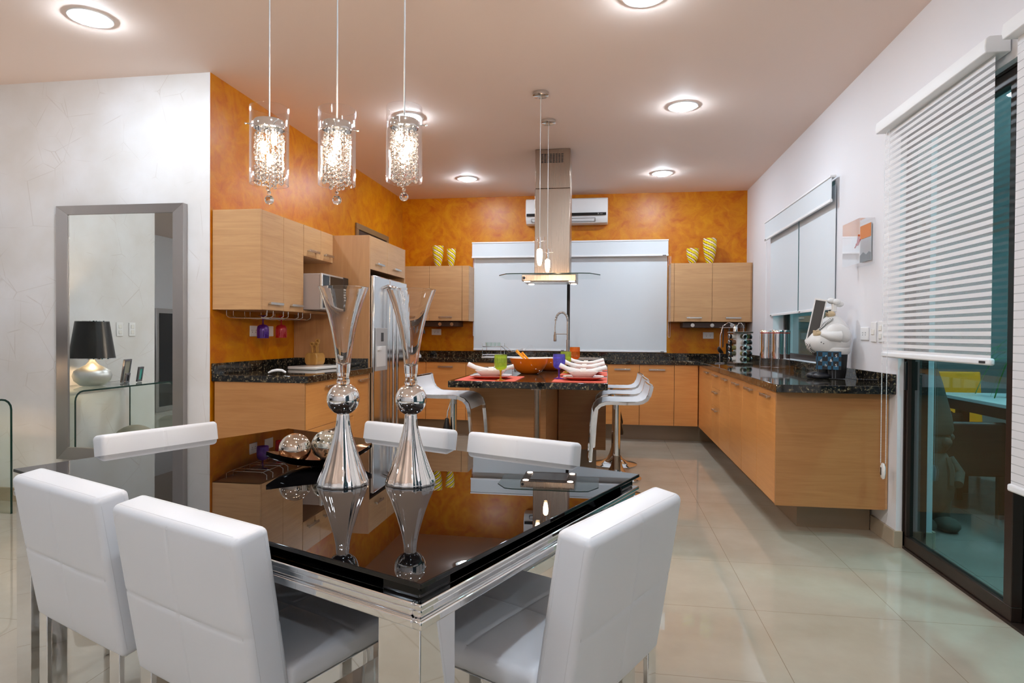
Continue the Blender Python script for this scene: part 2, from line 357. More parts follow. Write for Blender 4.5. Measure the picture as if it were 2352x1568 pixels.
WEDGE = pm('cabinet_gap', srgb(60, 42, 28), .8)
CHROME = pm('polished_chrome', (.86, .87, .88, 1), .03, 1)
NICKEL = pm('satin_nickel', (.62, .60, .57, 1), .22, 1)
STEEL = make_brushed('brushed_steel', (.37, .29, .23, 1), .27, (200, 200, 1))
STEELF = make_brushed('fridge_steel', (.74, .76, .77, 1), .14, (1, 1, 120))
SILVER = pm('silver_leaf', (.70, .71, .70, 1), .36, .85)
DKGREY = pm('dark_grey_plastic', srgb(40, 40, 42), .4)
BLACKP = pm('black_plastic', srgb(16, 16, 17), .3)
WHITEP = pm('white_plastic', srgb(236, 236, 236), .3)
LEATHER = pm('white_leatherette', srgb(222, 225, 230), .42, bump=(420, .10, .0006))
STITCH = pm('grey_thread', srgb(206, 208, 212), .7)
BLKGLASS = pm('black_glass', srgb(9, 8, 9), .0, 0, .5, ior=1.50)
GLASS = solid_glass('clear_glass'); THIN = thin_glass('thin_clear_glass', (.985, .985, .985), 1.45, boost=.0, power=4.0)
GREENG = thin_glass('greenish_glass', (.93, .975, .955), 1.5); GEDGE = pm('glass_edge', srgb(14, 52, 42), .1)
HOODG = thin_glass('hood_glass', (.88, .93, .93), 1.5)
TEAL = thin_glass('teal_tinted_glass', (.50, .75, .76), 1.5, boost=.0)
BRONZE = pm('brown_aluminium', srgb(52, 38, 32), .35, .3)
FABRIC = pm('roller_blind_fabric', srgb(222, 229, 234), .75, bump=(900, .05, .0005))
SHEERF = pm('roller_blind_edge', srgb(240, 242, 244), .5)
ZEBRA = stripes('zebra_shade_fabric', srgb(232, 232, 234), .0335, .56, .20)
ZEBRAC = stripes('zebra_shade_fabric_closed', srgb(228, 228, 230), .0335, .90, .55)
WHITEC = pm('white_ceramic', srgb(238, 236, 230), .12)
NAPKIN = pm('white_linen', srgb(238, 236, 234), .85)
CORAL = pm('coral_woven_vinyl', srgb(226, 96, 72), .7, bump=(500, .4, .001))
CORALC = pm('coral_ceramic', srgb(206, 92, 78), .2)
ORBOWL = pm('orange_plastic_gloss', srgb(226, 112, 10), .12, coat=.5)
MIRROR = pm('mirror_glass', (.83, .88, .86, 1), .0, 1)
MFRAME = make_brushed('mirror_frame_metal', (.42, .40, .39, 1), .34, (1, 1, 1), .1)
STICK = make_brushed('satin_handle', (.58, .56, .53, 1), .25, (1, 1, 1), .05)
# ================================================ ROOM
XR, XL, YB, YW, ZC = 1.635, -2.63, 7.88, 3.88, 2.93
XO = 1.825                    # outer face of the right wall
XW, YS = -4.35, -3.6          # left wall of the living area, wall behind the camera
struct('floor', MB().box(-8, XR+.05, YS, YW+.0, -.1, 0).box(XL-.1, XR+.05, YW, YB+.1, -.1, 0), FLOORM, False)
struct('ceiling', MB().box(-8.1, XO, YS-.1, YB+.1, ZC, ZC+.12), CEILM, False)
bx0, bx1, bz0, bz1 = -1.66, .69, .985, 2.30
wb = MB().box(XL-.1, bx0, YB, YB+.15, 0, ZC).box(bx1, XR+.2, YB, YB+.15, 0, ZC).box(bx0, bx1, YB, YB+.15, 0, bz0).box(bx0, bx1, YB, YB+.15, bz1, ZC)
struct('wall_back', wb, ORANGE, False, label='orange venetian plaster wall')
struct('wall_left', MB().box(XL-.22, XL, YW+.003, YB, 0, ZC), ORANGE, False, label='orange venetian plaster wall')
struct('wall_centre', MB().box(-4.6, XL-.0015, YW, YW+.18, 0, ZC), STUCCO, False, label='white trowelled plaster wall')
struct('wall_side', MB().box(XW-.2, XW, 2.15, YW, 0, ZC), STUCCO, False)
wy0, wy1, wz0, wz1 = 4.93, 6.64, .985, 2.34
DZ = 2.34; DY0, DY1 = -1.2, 3.88
wr = (MB().box(XR, XO, DY1, wy0, 0, ZC).box(XR, XO, wy1, YB, 0, ZC).box(XR, XO, wy0, wy1, 0, wz0).box(XR, XO, wy0, wy1, wz1, ZC)
      .box(XR, XO, DY0, DY1, DZ, ZC).box(XR, XO, YS, DY0, 0, ZC))
struct('wall_right', wr, WALLW, False, label='plain white wall')
struct('wall_rear', MB().box(-8.1, XO, YS-.15, YS, 0, ZC), WALLW, False)
struct('wall_far', MB().box(-8.15, -8, YS, YW, 0, ZC).box(-8, XW-.2, YW, YW+.15, 0, ZC), WALLW, False)
# baseboards
struct('baseboard_centre', MB().box(XW, XL-.02, YW-.012, YW, 0, .095), BASEB, bevel=.002)
struct('baseboard_right', MB().box(XR-.014, XR, DY1, 4.2, 0, .095).box(XR-.014, XO, DY1-.012, DY1, 0, .095).box(XO, XO+.014, DY1-.012, DY1+.9, 0, .10), BASEB, bevel=.002)
struct('baseboard_side', MB().box(XW, XW+.012, 2.15, YW-.012, 0, .095), BASEB, bevel=.002)
# back window (behind the blinds)
def window_frame(name, horiz, a0, a1, z0, z1, pos, mid, th=.05):
    """frame in the plane y=pos (horiz) or x=pos"""
    fr = MB()
    def bar(u0, u1, c0, c1, d0=pos, d1=pos+.05):
        if horiz: fr.box(u0, u1, d0, d1, c0, c1)
        else: fr.box(d0, d1, u0, u1, c0, c1)
    bar(a0, a1, z0, z0+th); bar(a0, a1, z1-th, z1); bar(a0, a0+th, z0+th, z1-th); bar(a1-th, a1, z0+th, z1-th)
    for m_ in mid: bar(m_-th/2, m_+th/2, z0+th, z1-th, pos+.003, pos+.047)
    o = struct(name, fr, BRONZE, bevel=.002)
    g = MB()
    if horiz: g.box(a0+th, a1-th, pos+.022, pos+.028, z0+th, z1-th)
    else: g.box(pos+.022, pos+.028, a0+th, a1-th, z0+th, z1-th)
    p = part('glass_pane', g, TEAL, o, False)
    return o
window_frame('window_1', True, bx0, bx1, bz0, bz1, YB+.06, [-.48])
window_frame('window_2', False, wy0, wy1, wz0, wz1, XR+.10, [5.72])

# ------------------------------------------------ ceiling downlights
LAMPM = emit('lamp_face', LAMP_COL, 130.0)
TRIM = pm('white_metal_trim', srgb(225, 225, 222), .35)
def make_downlight():
    t = thing('ceiling_light', '', 'ceiling light', (0, 0, 0), 'recessed ceiling downlights')
    part('trim_ring', MB().lathe([(.072, -.002), (.112, -.002), (.110, -.008), (.080, -.013), (.072, -.011), (.072, -.002)], n=40, cap=False), TRIM, t, True)
    part('lamp', MB().lathe([(1e-5, -.034), (.03, -.032), (.054, -.026), (.064, -.016), (.066, -.002), (1e-5, -.001)], n=32, cap=False), LAMPM, t, True)
    return t
dl = make_downlight()
spots = [((.55, 4.93), 'ceiling downlight right of the island hood, second from the back wall'),
         ((.565, 6.93), 'ceiling downlight nearest the right part of the orange back wall'),
         ((-1.56, 6.91), 'ceiling downlight nearest the back left corner above the kitchen'),
         ((-1.58, 4.89), 'ceiling downlight seen just behind the rightmost crystal pendant'),
         ((.17, 3.30), 'ceiling downlight above the walkway, cut by the top edge of the photo'),
         ((-2.833, 3.118), 'ceiling downlight in front of the white plaster wall, above the mirror'),
         ((-.1, .9), 'added ceiling downlight, out of view over the near end of the dining table'),  # from here on: unseen downlights, added to brighten the room
         ((-2.85, .9), 'added ceiling downlight, out of view over the living side beside the dining table'),
         ((-1.3, -1.2), 'added ceiling downlight behind the camera, middle of the living area'),
         ((.9, -1.6), 'added ceiling downlight behind the camera near the sliding door'),
         ((-4.9, -.9), 'added ceiling downlight, out of view at the far left of the living area'),
         ((-6.3, .8), 'added ceiling downlight deep in the living area, lighting the far wall')]  # added to lift the far wall that shows in the mirror
for i, ((x, y), lb) in enumerate(spots):
    if i == 0: place(dl, (x, y, ZC)); dl['label'] = lb
    else: dup(dl, (x, y, ZC), 0, lb)

# ================================================ CABINET HELPERS
G = .0015
def handle(parent, p, axis, length=.18, out=(0, -1), name='handle'):
    """flat bar pull; p = centre on the face, axis 'X','Y' horizontal"""
    m = MB(); x, y, z = p; ox, oy = out; L = length/2
    d = .030
    if axis == 'X':
        m.box(x-L, x+L, min(y+oy*(d-.008), y+oy*d), max(y+oy*(d-.008), y+oy*d), z-.009, z+.009)
        for s_ in (-1, 1): m.box(x+s_*(L-.022)-.006, x+s_*(L-.022)+.006, min(y, y+oy*(d-.008)), max(y, y+oy*(d-.008)), z-.006, z+.006)
    else:
        m.box(min(x+ox*(d-.008), x+ox*d), max(x+ox*(d-.008), x+ox*d), y-L, y+L, z-.009, z+.009)
        for s_ in (-1, 1): m.box(min(x, x+ox*(d-.008)), max(x, x+ox*(d-.008)), y+s_*(L-.022)-.006, y+s_*(L-.022)+.006, z-.006, z+.006)
    return part(name, m, STICK, parent, bevel=.0015, label='brushed metal bar handle')
def cabinet(label, x0, x1, y0, y1, z0, z1, face, fronts, m_body, m_front, group, cat='cabinet', name='base_cabinet', body_gap=.02, hl=.18, plinth=None, backfill=True):
    """face: '-Y','-X','+X' (side the doors are on). fronts: list of (kind, a0, a1, z0, z1, handle_z or None, handle_len, handle_centre)"""
    t = thing(name, label, cat, ((x0+x1)/2, (y0+y1)/2, 0 if plinth else z0), group)
    T = .019
    if face == '-Y': part('body', MB().box(x0, x1, y0+T+.002, y1, z0, z1), m_body, t, False)
    elif face == '-X': part('body', MB().box(x0+T+.002, x1, y0, y1, z0, z1), m_body, t, False)
    else: part('body', MB().box(x0, x1-T-.002, y0, y1, z0, z1), m_body, t, False)
    for k, a0, a1, c0, c1, hz, hlen, hc in fronts:
        a0 += G; a1 -= G; c0 += G; c1 -= G
        if face == '-Y':
            d = part(k, MB().box(a0, a1, y0, y0+T, c0, c1), m_front, t, bevel=.001)
            if hz: handle(d, ((a0+a1)/2 if hc is None else hc, y0, hz), 'X', hlen, (0, -1))
        elif face == '-X':
            d = part(k, MB().box(x0, x0+T, a0, a1, c0, c1), m_front, t, bevel=.001)
            if hz: handle(d, (x0, (a0+a1)/2 if hc is None else hc, hz), 'Y', hlen, (-1, 0))
        else:
            d = part(k, MB().box(x1-T, x1, a0, a1, c0, c1), m_front, t, bevel=.001)
            if hz: handle(d, (x1, (a0+a1)/2 if hc is None else hc, hz), 'Y', hlen, (1, 0))
    return t
ZB, ZT, HZ = .187, .868, .815
# -------- right run of base cabinets
XF = 1.005
gR = 'base cabinets along the right wall'
def rc(label, y0, y1, fr): return cabinet(label, XF, XR-.004, y0, y1, ZB, ZT, '-X', fr, WOOD, WOODF, gR)
t = rc('oak base cabinet at the near end of the right run, beside the sliding door', 3.985, 4.952, [('door', 4.001, 4.473, ZB, ZT, HZ+.008, .19, 4.20), ('door', 4.473, 4.952, ZB, ZT, HZ+.008, .19, 4.68)])
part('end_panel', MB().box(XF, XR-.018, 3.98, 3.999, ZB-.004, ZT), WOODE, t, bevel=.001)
rc('oak base cabinet second from the near end of the right run, under the stainless canisters', 4.955, 5.908, [('door', 4.955, 5.43, ZB, ZT, HZ+.008, .19, 5.14), ('door', 5.43, 5.908, ZB, ZT, HZ+.008, .19, 5.62)])
rc('oak drawer cabinet with three stacked drawers in the right run', 5.911, 6.352, [('drawer', 5.911, 6.352, .703, ZT, HZ+.012, .19, 6.1), ('drawer', 5.911, 6.352, .536, .703, .668, .19, 6.1), ('drawer', 5.911, 6.352, ZB, .536, .503, .19, 6.1)])
rc('oak base cabinet just beyond the three drawers, near the inner corner', 6.355, 6.84, [('door', 6.355, 6.84, ZB, ZT, HZ+.012, .19, 6.6)])
single('corner_filler', MB().box(XF+.002, XF+.02, 6.843, 7.235, ZB, ZT), WOODF, 'narrow oak filler strip in the inner corner of the right run', 'cabinet panel')
# -------- back run
YF = 7.238
gB = 'base cabinets along the back wall'
def bc(label, x0, x1, fr): return cabinet(label, x0, x1, YF, YB-.004, ZB, ZT, '-Y', fr, WOOD, WOODF, gB)
bc('oak corner base cabinet without a handle at the right end of the back run', .742, 1.0, [('door', .742, 1.0, ZB, ZT, None, 0, None)])
bc('oak base cabinet of the back run whose door is second from the inner corner', .361, .74, [('door', .361, .74, ZB, ZT, .812, .18, None)])
bc('oak base cabinet of the back run just right of the island', -.02, .359, [('door', -.02, .359, ZB, ZT, .812, .18, None)])
bc('oak sink base cabinet hidden behind the island', -1.15, -.022, [('door', -1.15, -.59, ZB, ZT, .812, .18, -1.0), ('door', -.59, -.022, ZB, ZT, .812, .18, None)])
bc('oak base cabinet with a drawer over a door, seen left of the island slab', -1.636, -1.152, [('drawer', -1.636, -1.152, .52, ZT, .812, .18, -1.32), ('door', -1.636, -1.152, ZB, .52, .49, .18, None)])
bc('oak base cabinet behind the left bar stool with one wide door', -2.12, -1.638, [('door', -2.12, -1.638, ZB, ZT, .812, .18, None)])
bc('oak base cabinet with a narrow plain door behind the right glass vase', -2.45, -2.122, [('door', -2.45, -2.122, ZB, ZT, None, 0, None)])
bc('oak drawer cabinet in the back left corner beside the refrigerator', -2.625, -2.452, [('drawer', -2.625, -2.452, .69, ZT, None, 0, None), ('drawer', -2.625, -2.452, .523, .69, None, 0, None), ('drawer', -2.625, -2.452, ZB, .523, None, 0, None)])
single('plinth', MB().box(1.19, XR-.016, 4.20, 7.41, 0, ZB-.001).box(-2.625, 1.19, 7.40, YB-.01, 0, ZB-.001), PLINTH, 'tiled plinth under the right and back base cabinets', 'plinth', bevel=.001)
# countertop L
CT = ZT+.001
ct = thing('countertop', 'black speckled granite worktop running along the back and right walls', 'countertop', (1.2, 6.5, CT))
part('slab', MB().prism([(.982, 3.895), (XR-.001, 3.895), (XR-.001, YB-.001), (XL+.001, YB-.001), (XL+.001, 7.212), (.982, 7.212)], CT, .915), GRANITE, ct, bevel=.003)
part('backsplash', MB().box(XR-.021, XR-.001, 3.895, 6.66, .9155, .985).box(XR-.021, XR-.001, 6.66, YB-.02, .9155, .985), GRANITE, ct, bevel=.001)
part('backsplash', MB().box(XL+.001, XR-.022, YB-.021, YB-.001, .9155, .982), GRANITE, ct, bevel=.001)
# -------- left run
XLF = -1.965
gL = 'base cabinets along the left wall'
t = cabinet('oak drawer base cabinet nearest the white wall, below the knife block counter', XL+.022, XLF, 3.90, 4.705, ZB, ZT, '+X', [('drawer', 3.92, 4.705, .552, ZT, .822, .19, 4.29), ('drawer', 3.92, 4.705, ZB, .552, .51, .19, 4.29)], WOOD, WOODF, gL)
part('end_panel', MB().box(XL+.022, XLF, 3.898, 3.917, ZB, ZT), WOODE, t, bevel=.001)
cabinet('narrow oak base cabinet between the drawers and the refrigerator panel', XL+.003, XLF, 4.708, 5.018, ZB, ZT, '+X', [('door', 4.708, 5.018, ZB, ZT, .822, .19, 4.88)], WOOD, WOODF, gL)
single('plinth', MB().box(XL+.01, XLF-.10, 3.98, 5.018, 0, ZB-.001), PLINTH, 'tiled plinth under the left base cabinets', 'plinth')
ct = thing('countertop', 'short black granite worktop between the white wall and the refrigerator panel', 'countertop', (-2.28, 4.4, CT))
part('slab', MB().box(XL+.001, -1.94, 3.893, 5.018, CT, .915), GRANITE, ct, bevel=.003)
part('backsplash', MB().box(XL+.001, XL+.021, 3.893, 4.998, .9155, .99), GRANITE, ct, bevel=.001)
part('backsplash', MB().box(XL+.001, -1.965, 4.998, 5.018, .9155, .99), GRANITE, ct, bevel=.001)
# -------- left wall cabinets
UX, UZ0, UZ1 = -2.28, 1.352, 2.02
t = cabinet('tall two-door oak wall cabinet left of the microwave', XL+.003, UX, 3.905, 4.503, UZ0, UZ1, '+X',
        [('door', 3.922, 4.205, UZ0, UZ1, 1.398, .17, 4.075), ('door', 4.205, 4.503, UZ0, UZ1, 1.398, .17, 4.37)], WOOD, WOOD, 'oak wall cabinets on the left wall', name='wall_cabinet')
part('side_panel', MB().box(XL+.003, UX, 3.902, 3.921, UZ0, UZ1), WOOD, t, bevel=.001)
t = cabinet('short two-door oak wall cabinet above the microwave', XL+.003, UX, 4.506, 5.018, 1.782, UZ1, '+X',
        [('door', 4.506, 4.797, 1.782, UZ1, 1.83, .17, 4.64), ('door', 4.797, 5.018, 1.782, UZ1, 1.83, .15, 4.91)], WOOD, WOOD, 'oak wall cabinets on the left wall', name='wall_cabinet')
part('niche', MB().box(XL+.003, UX, 4.506, 5.018, UZ0, UZ0+.02).box(XL+.003, XL+.02, 4.506, 5.018, UZ0+.02, 1.782), WOOD, t, bevel=.001, label='open niche shelf holding the microwave')
# -------- tall refrigerator housing
TX, TY0, TY1, TZ = -1.96, 5.02, 5.96, 2.015
t = thing('refrigerator_housing', 'tall oak housing with two top doors around the refrigerator', 'cabinet', (-2.3, 5.5, 0))
part('side_panel', MB().box(XL+.003, TX, TY0, TY0+.022, 0, TZ), WOODV, t, bevel=.001)
part('side_panel', MB().box(XL+.003, TX, TY1-.022, TY1, 0, TZ), WOODV, t, bevel=.001)
part('body', MB().box(XL+.003, TX-.022, TY0+.022, TY1-.022, 1.735, TZ), WOOD, t, False)
for a, b_ in ((TY0+.022, 5.462), (5.462, TY1-.022)):
    d = part('door', MB().box(TX-.019, TX, a+G, b_-G, 1.735, TZ-.002), WOOD, t, bevel=.001)
    handle(d, (TX, (a+b_)/2-.02, 1.79), 'Y', .17, (1, 0))
# -------- back wall cabinets + light rails
def light_rail(label, x0, x1, lx):
    t = thing('under_cabinet_light', label, 'light rail', ((x0+x1)/2, 7.7, 1.29), 'dark light rails under the wall cabinets')
    part('housing', MB().box(x0, x1, 7.60, YB-.004, 1.290, 1.349), pm('rail_brown', srgb(58, 34, 22), .4), t, bevel=.002)
    for x in lx: part('spot', MB().lathe([(1e-5, 0), (.022, 0), (.022, .004), (1e-5, .004)], n=16, M=Matrix.Translation((x, 7.5985, 1.318)) @ Matrix.Rotation(PI/2, 4, 'X')), NICKEL, t)
gU = 'oak wall cabinets on the back wall'
t = cabinet('two-door oak wall cabinet left of the large blind, with two swirled vases on top', -2.60, -1.673, 7.53, YB-.004, 1.357, 2.03, '-Y',
        [('door', -2.60, -2.167, 1.357, 2.03, 1.402, .17, -2.35), ('door', -2.167, -1.756, 1.357, 2.03, 1.402, .17, -1.96), ('filler', -1.754, -1.675, 1.357, 2.03, None, 0, None)], WOOD, WOOD, gU, name='wall_cabinet')
t = cabinet('two-door oak wall cabinet in the back right corner beside the white wall', .722, XR-.004, 7.53, YB-.004, 1.357, 2.035, '-Y',
        [('filler', .722, .76, 1.357, 2.035, None, 0, None), ('door', .76, 1.185, 1.357, 2.035, 1.402, .17, .985), ('door', 1.185, 1.612, 1.357, 2.035, 1.402, .17, 1.42)], WOOD, WOOD, gU, name='wall_cabinet')
light_rail('dark light rail under the back left wall cabinet', -2.4, -1.82, (-2.05, -1.9))
light_rail('dark light rail under the back right wall cabinet', .868, 1.57, (.98, 1.2, 1.42))
# -------- island
t = thing('kitchen_island', 'granite topped kitchen island with oak base and slim steel leg', 'kitchen island', (-.5, 5.1, 0))
part('slab', MB().box(-1.005, .005, 3.925, 6.37, .858, .90), GRANITE, t, bevel=.003)
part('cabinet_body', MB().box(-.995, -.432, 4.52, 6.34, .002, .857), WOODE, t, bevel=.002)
d = part('cabinet_body', MB().box(-.430, -.24, 5.62, 6.34, ZB, .857), WOOD, t, bevel=.002)
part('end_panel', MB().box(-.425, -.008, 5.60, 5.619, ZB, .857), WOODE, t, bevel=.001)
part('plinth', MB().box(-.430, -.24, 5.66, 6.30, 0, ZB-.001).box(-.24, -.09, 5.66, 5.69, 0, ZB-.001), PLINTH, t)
part('leg', MB().cyl((-.455, 4.15), .021, 0, .835, 24).cyl((-.455, 4.15), .045, .835, .858, 24).cyl((-.455, 4.15), .04, 0, .01, 24), STEEL, t, True, label='slim steel leg')
# cooktop on island
t = thing('cooktop', 'stainless gas cooktop set in the far end of the island', 'cooktop', (-.52, 5.95, .90))
part('plate', MB().box(-.90, -.14, 5.68, 6.24, .9005, .912), STEEL, t, bevel=.004)
for gx in (-.70, -.34):
    g = MB()
    for yy in (5.74, 5.86, 5.98, 6.10, 6.18): g.box(gx-.14, gx+.14, yy-.005, yy+.005, .938, .948)
    for xx in (-.14, 0, .14): g.box(gx+xx-.005, gx+xx+.005, 5.74, 6.18, .930, .940)
    for xx in (-.14, .14):
        for yy in (5.74, 6.18): g.box(gx+xx-.006, gx+xx+.006, yy-.006, yy+.006, .912, .938)
    part('grate', g, DKGREY, t)
    for yy in (5.85, 6.08): part('burner', MB().cyl((gx, yy), .04, .912, .926), BLACKP, t)
for k in range(4): part('knob', MB().lathe([(.018, .912), (.016, .93), (1e-5, .932)], (-.60+.055*k, 5.70, 0), 16), CHROME, t, True)

# -------- island hood
t = thing('range_hood', 'stainless island range hood with glass canopy hanging from the ceiling', 'range hood', (-.51, 6.02, 1.67))
part('duct', MB().box(-.682, -.352, 5.895, 6.17, 1.765, 2.56), STEEL, t, bevel=.004)
d = part('upper_duct', MB().box(-.680, -.354, 5.897, 6.168, 2.562, ZC-.002), STEEL, t, bevel=.004)
sl = MB()
for i in range(8):
    for j in range(7): sl.box(-.625+i*.0265, -.604+i*.0265, 5.8945, 5.898, 2.800+j*.0125, 2.8075+j*.0125)
part('vent_slots', sl, BLACKP, d, False)
cx, hw, cy0, cy1 = -.54, .47, 5.68, 6.26
part('glass_canopy', MB().prism([(cx-hw, 5.86), (cx-hw+.09, cy0+.02), (cx-hw+.16, cy0), (cx+hw-.16, cy0), (cx+hw-.09, cy0+.02), (cx+hw, 5.86), (cx+hw, cy1), (cx-hw, cy1)], 1.745, 1.753), HOODG, t, False, label='clear greenish glass canopy')
ed = [(cx-hw, 5.86), (cx-hw+.09, cy0+.02), (cx-hw+.16, cy0), (cx+hw-.16, cy0), (cx+hw-.09, cy0+.02), (cx+hw, 5.86)]
part('glass_rim', MB().strip([(x, y-.0015, 1.749) for x, y in ed], (0, 0, 1), .004, .002), GEDGE, t, False)
bd = part('body', MB().box(-.778, -.285, 5.73, 6.15, 1.685, 1.744), STEEL, t, bevel=.004)
part('filter', MB().box(-.70, -.36, 5.80, 6.08, 1.680, 1.685), NICKEL, bd, bevel=.002)
HL = emit('hood_lamp', (1.0, .82, .68), 8.0)
for x in (-.735, -.325):
    for y in (5.775, 6.105): part('lamp', MB().lathe([(1e-5, 1.6815), (.026, 1.6815), (.028, 1.686)], (x, y, 0), 20, cap=False), HL, bd, label='lit hood spot')
part('button_panel', MB().lathe([(1e-5, 0), (.013, 0), (.012, .003), (1e-5, .004)], n=16, M=Matrix.Translation((-.758, 5.7295, 1.714)) @ Matrix.Rotation(PI/2, 4, 'X')), DKGREY, bd)

# -------- island glass pendants
BULB = emit('warm_bulb', (1.0, .70, .40), 22.0)
CORD = pm('clear_cable', srgb(205, 205, 205), .3)
def island_pendant(label, x, y, z0, z1):
    t = thing('pendant_light', label, 'pendant light', (x, y, z0), 'glass cylinder pendants over the island')
    part('canopy', MB().lathe([(1e-5, ZC-.026), (.054, ZC-.026), (.059, ZC-.022), (.059, ZC-.001), (1e-5, ZC-.001)], (x, y, 0), 32, cap=False), NICKEL, t, True)
    part('cord', MB().tube([(x, y, ZC-.026), (x, y, z1-.01)], .0022, 8), CORD, t, True)
    r = .037
    part('glass_shade', MB().lathe([(r, z0), (r, z1), (r-.003, z1), (r-.003, z0), (r, z0)], (x, y, 0), 32, cap=False), THIN, t, True)
    part('lamp_holder', MB().lathe([(1e-5, z1-.002), (.010, z1-.004), (.011, z1-.07), (.013, z1-.085), (1e-5, z1-.086)], (x, y, 0), 20, cap=False), CHROME, t, True)
    part('support_pin', MB().tube([(x-r-.009, y, z1-.03), (x+r+.009, y, z1-.03)], .0018, 8), CHROME, t, True)
    h = z1-.09-z0
    part('bulb', MB().lathe([(1e-5, z1-.087), (.018, z1-.092), (.021, z1-.12), (.019, z0+.045), (.012, z0+.012), (1e-5, z0+.008)], (x, y, 0), 24, cap=False), BULB, t, True)
island_pendant('glass cylinder pendant over the near half of the island', -.487, 4.527, 1.690, 1.90)
island_pendant('glass cylinder pendant over the far half of the island, hanging lower', -.486, 5.12, 1.700, 1.895)

# -------- air conditioner
t = thing('air_conditioner', 'white split air conditioner high on the orange wall behind the hood duct', 'air conditioner', (-.5, 7.78, 2.55))
x0, x1 = -1.0, -.008
prof = [(YB-.002, 2.85), (7.70, 2.85), (7.672, 2.835), (7.665, 2.80), (7.672, 2.66), (7.685, 2.60), (7.72, 2.555), (7.76, 2.545), (YB-.002, 2.55)]
bm = MB(); n_ = len(prof); vs = [(x0, y, z) for y, z in prof]+[(x1, y, z) for y, z in prof]
bm.add(vs, [tuple(range(n_)), tuple(range(n_, 2*n_))[::-1]]+[(i, i+n_, (i+1) % n_+n_, (i+1) % n_) for i in range(n_)])
part('casing', bm, WHITEP, t, bevel=.008, smooth='auto')
part('display_strip', MB().prism([(x0+.012, 0), (x1-.02, 0), (x1-.02, .034), (x0+.012, .034)], 0, .004, Matrix.Translation((0, 7.6645, 2.633)) @ Matrix.Rotation(PI/2-.07, 4, 'X')), BLACKP, t, label='black strip with small lettering')
fl = MB()
for (a, b_, c, d_) in ((-.93, -.155, 2.604, 2.606), (-.93, -.155, 2.568, 2.570)): fl.box(a, b_, 7.675 if c > 2.6 else 7.698, 7.69 if c > 2.6 else 7.71, c, d_)
fl.box(-.157, -.155, 7.68, 7.70, 2.570, 2.606).box(-.932, -.93, 7.68, 7.70, 2.570, 2.606)
part('louvre_line', fl, DKGREY, t)
LM = Matrix.Translation((-.085, 7.660, 2.651)) @ Matrix.Rotation(PI/2-.07, 4, 'X')
SILV = pm('silver_print', srgb(215, 215, 210), .4)
part('lettering', text_mb('X', .026, Matrix.Translation((-.120, 7.659, 2.651)) @ Matrix.Rotation(PI/2-.07, 4, 'X')), SILV, t, False)
part('lettering', text_mb('smart', .014, Matrix.Translation((-.085, 7.6595, 2.650)) @ Matrix.Rotation(PI/2-.07, 4, 'X')), SILV, t, False)
part('emblem', MB().lathe([(.008, 0), (.011, 0), (.011, .002), (.008, .002), (.008, 0)], n=20, cap=False, M=Matrix.Translation((-.455, 7.6635, 2.765)) @ Matrix.Rotation(PI/2, 4, 'X')), DKGREY, t)

# -------- blinds
def roller_blind(label, horiz, a0, a1, zt, zv, zb, pos, out, group, cord=None, val=True):
    """flat roller blind. horiz: plane y=pos, else x=pos; out = towards-room sign"""
    base = ((a0+a1)/2, pos, zb) if horiz else (pos, (a0+a1)/2, zb)
    t = thing('roller_blind', label, 'blind', base, group)
    def bx(m, u0, u1, d0, d1, z0, z1):
        lo, hi = sorted((pos+out*d0, pos+out*d1))
        return m.box(u0, u1, lo, hi, z0, z1) if horiz else m.box(lo, hi, u0, u1, z0, z1)
    part('fabric', bx(MB(), a0+.004, a1-.004, -.001, .0, zb+.012, zt-.03), FABRIC, t, False)
    br = part('bottom_rail', bx(MB(), a0+.002, a1-.002, -.007, .007, zb, zb+.022), SHEERF, t, bevel=.003)
    bx2 = MB(); bx(bx2, a1-.075, a1-.035, .007, .0085, zb+.006, zb+.014)
    part('label', bx2, DKGREY, br, False)
    if cord:
        pa, pz = cord; m = MB()
        pts = [((pa+.006*math.cos(2*PI*k/40)*1.6), (pz+.0)) for k in range(1)]
        path = [(pa-.011, zv)] + [(pa-.011, zv-(zv-pz-.02)*k/6) for k in range(1, 7)] + [(pa+x, pz+.02+z) for x, z in ((-.009, -.012), (0, -.018), (.009, -.012))] + [(pa+.011, zv-(zv-pz-.02)*k/6) for k in range(6, 0, -1)] + [(pa+.011, zv)]
        P = [((u, pos+out*.02, z) if horiz else (pos+out*.02, u, z)) for u, z in path]
        part('pull_chain', m.tube(P, .0022, 6), SHEERF, t, True)
    return t
def valance(label, horiz, a0, a1, z0, z1, pos, out, group):
    base = ((a0+a1)/2, pos, z0) if horiz else (pos, (a0+a1)/2, z0)
    t = thing('blind_valance', label, 'blind', base, group)
    def bx(m, u0, u1, d0, d1, c0, c1):
        lo, hi = sorted((pos+out*d0, pos+out*d1))
        return m.box(u0, u1, lo, hi, c0, c1) if horiz else m.box(lo, hi, u0, u1, c0, c1)
    part('head_rail', bx(MB(), a0, a1, -.03, .012, z1-.012, z1+.004), SHEERF, t, bevel=.003)
    part('fabric_front', bx(MB(), a0+.004, a1-.004, .0, .004, z0+.01, z1-.01), FABRIC, t, False)
    bx_ = part('lower_bar', bx(MB(), a0, a1, -.006, .012, z0, z0+.022), SHEERF, t, bevel=.004)
    part('label', bx(MB(), a1-.07, a1-.03, .012, .0135, z0+.005, z0+.013), DKGREY, bx_, False)
    return t
valance('white fabric valance across the top of the large back window blinds', True, -1.693, .717, 2.150, 2.345, 7.79, -1, 'blind valances')
roller_blind('flat white roller blind on the back window, left of the faucet, the wider one', True, -1.680, -.496, 2.33, 2.15, .993, 7.845, -1, 'flat roller blinds', cord=(-1.668, 1.17))
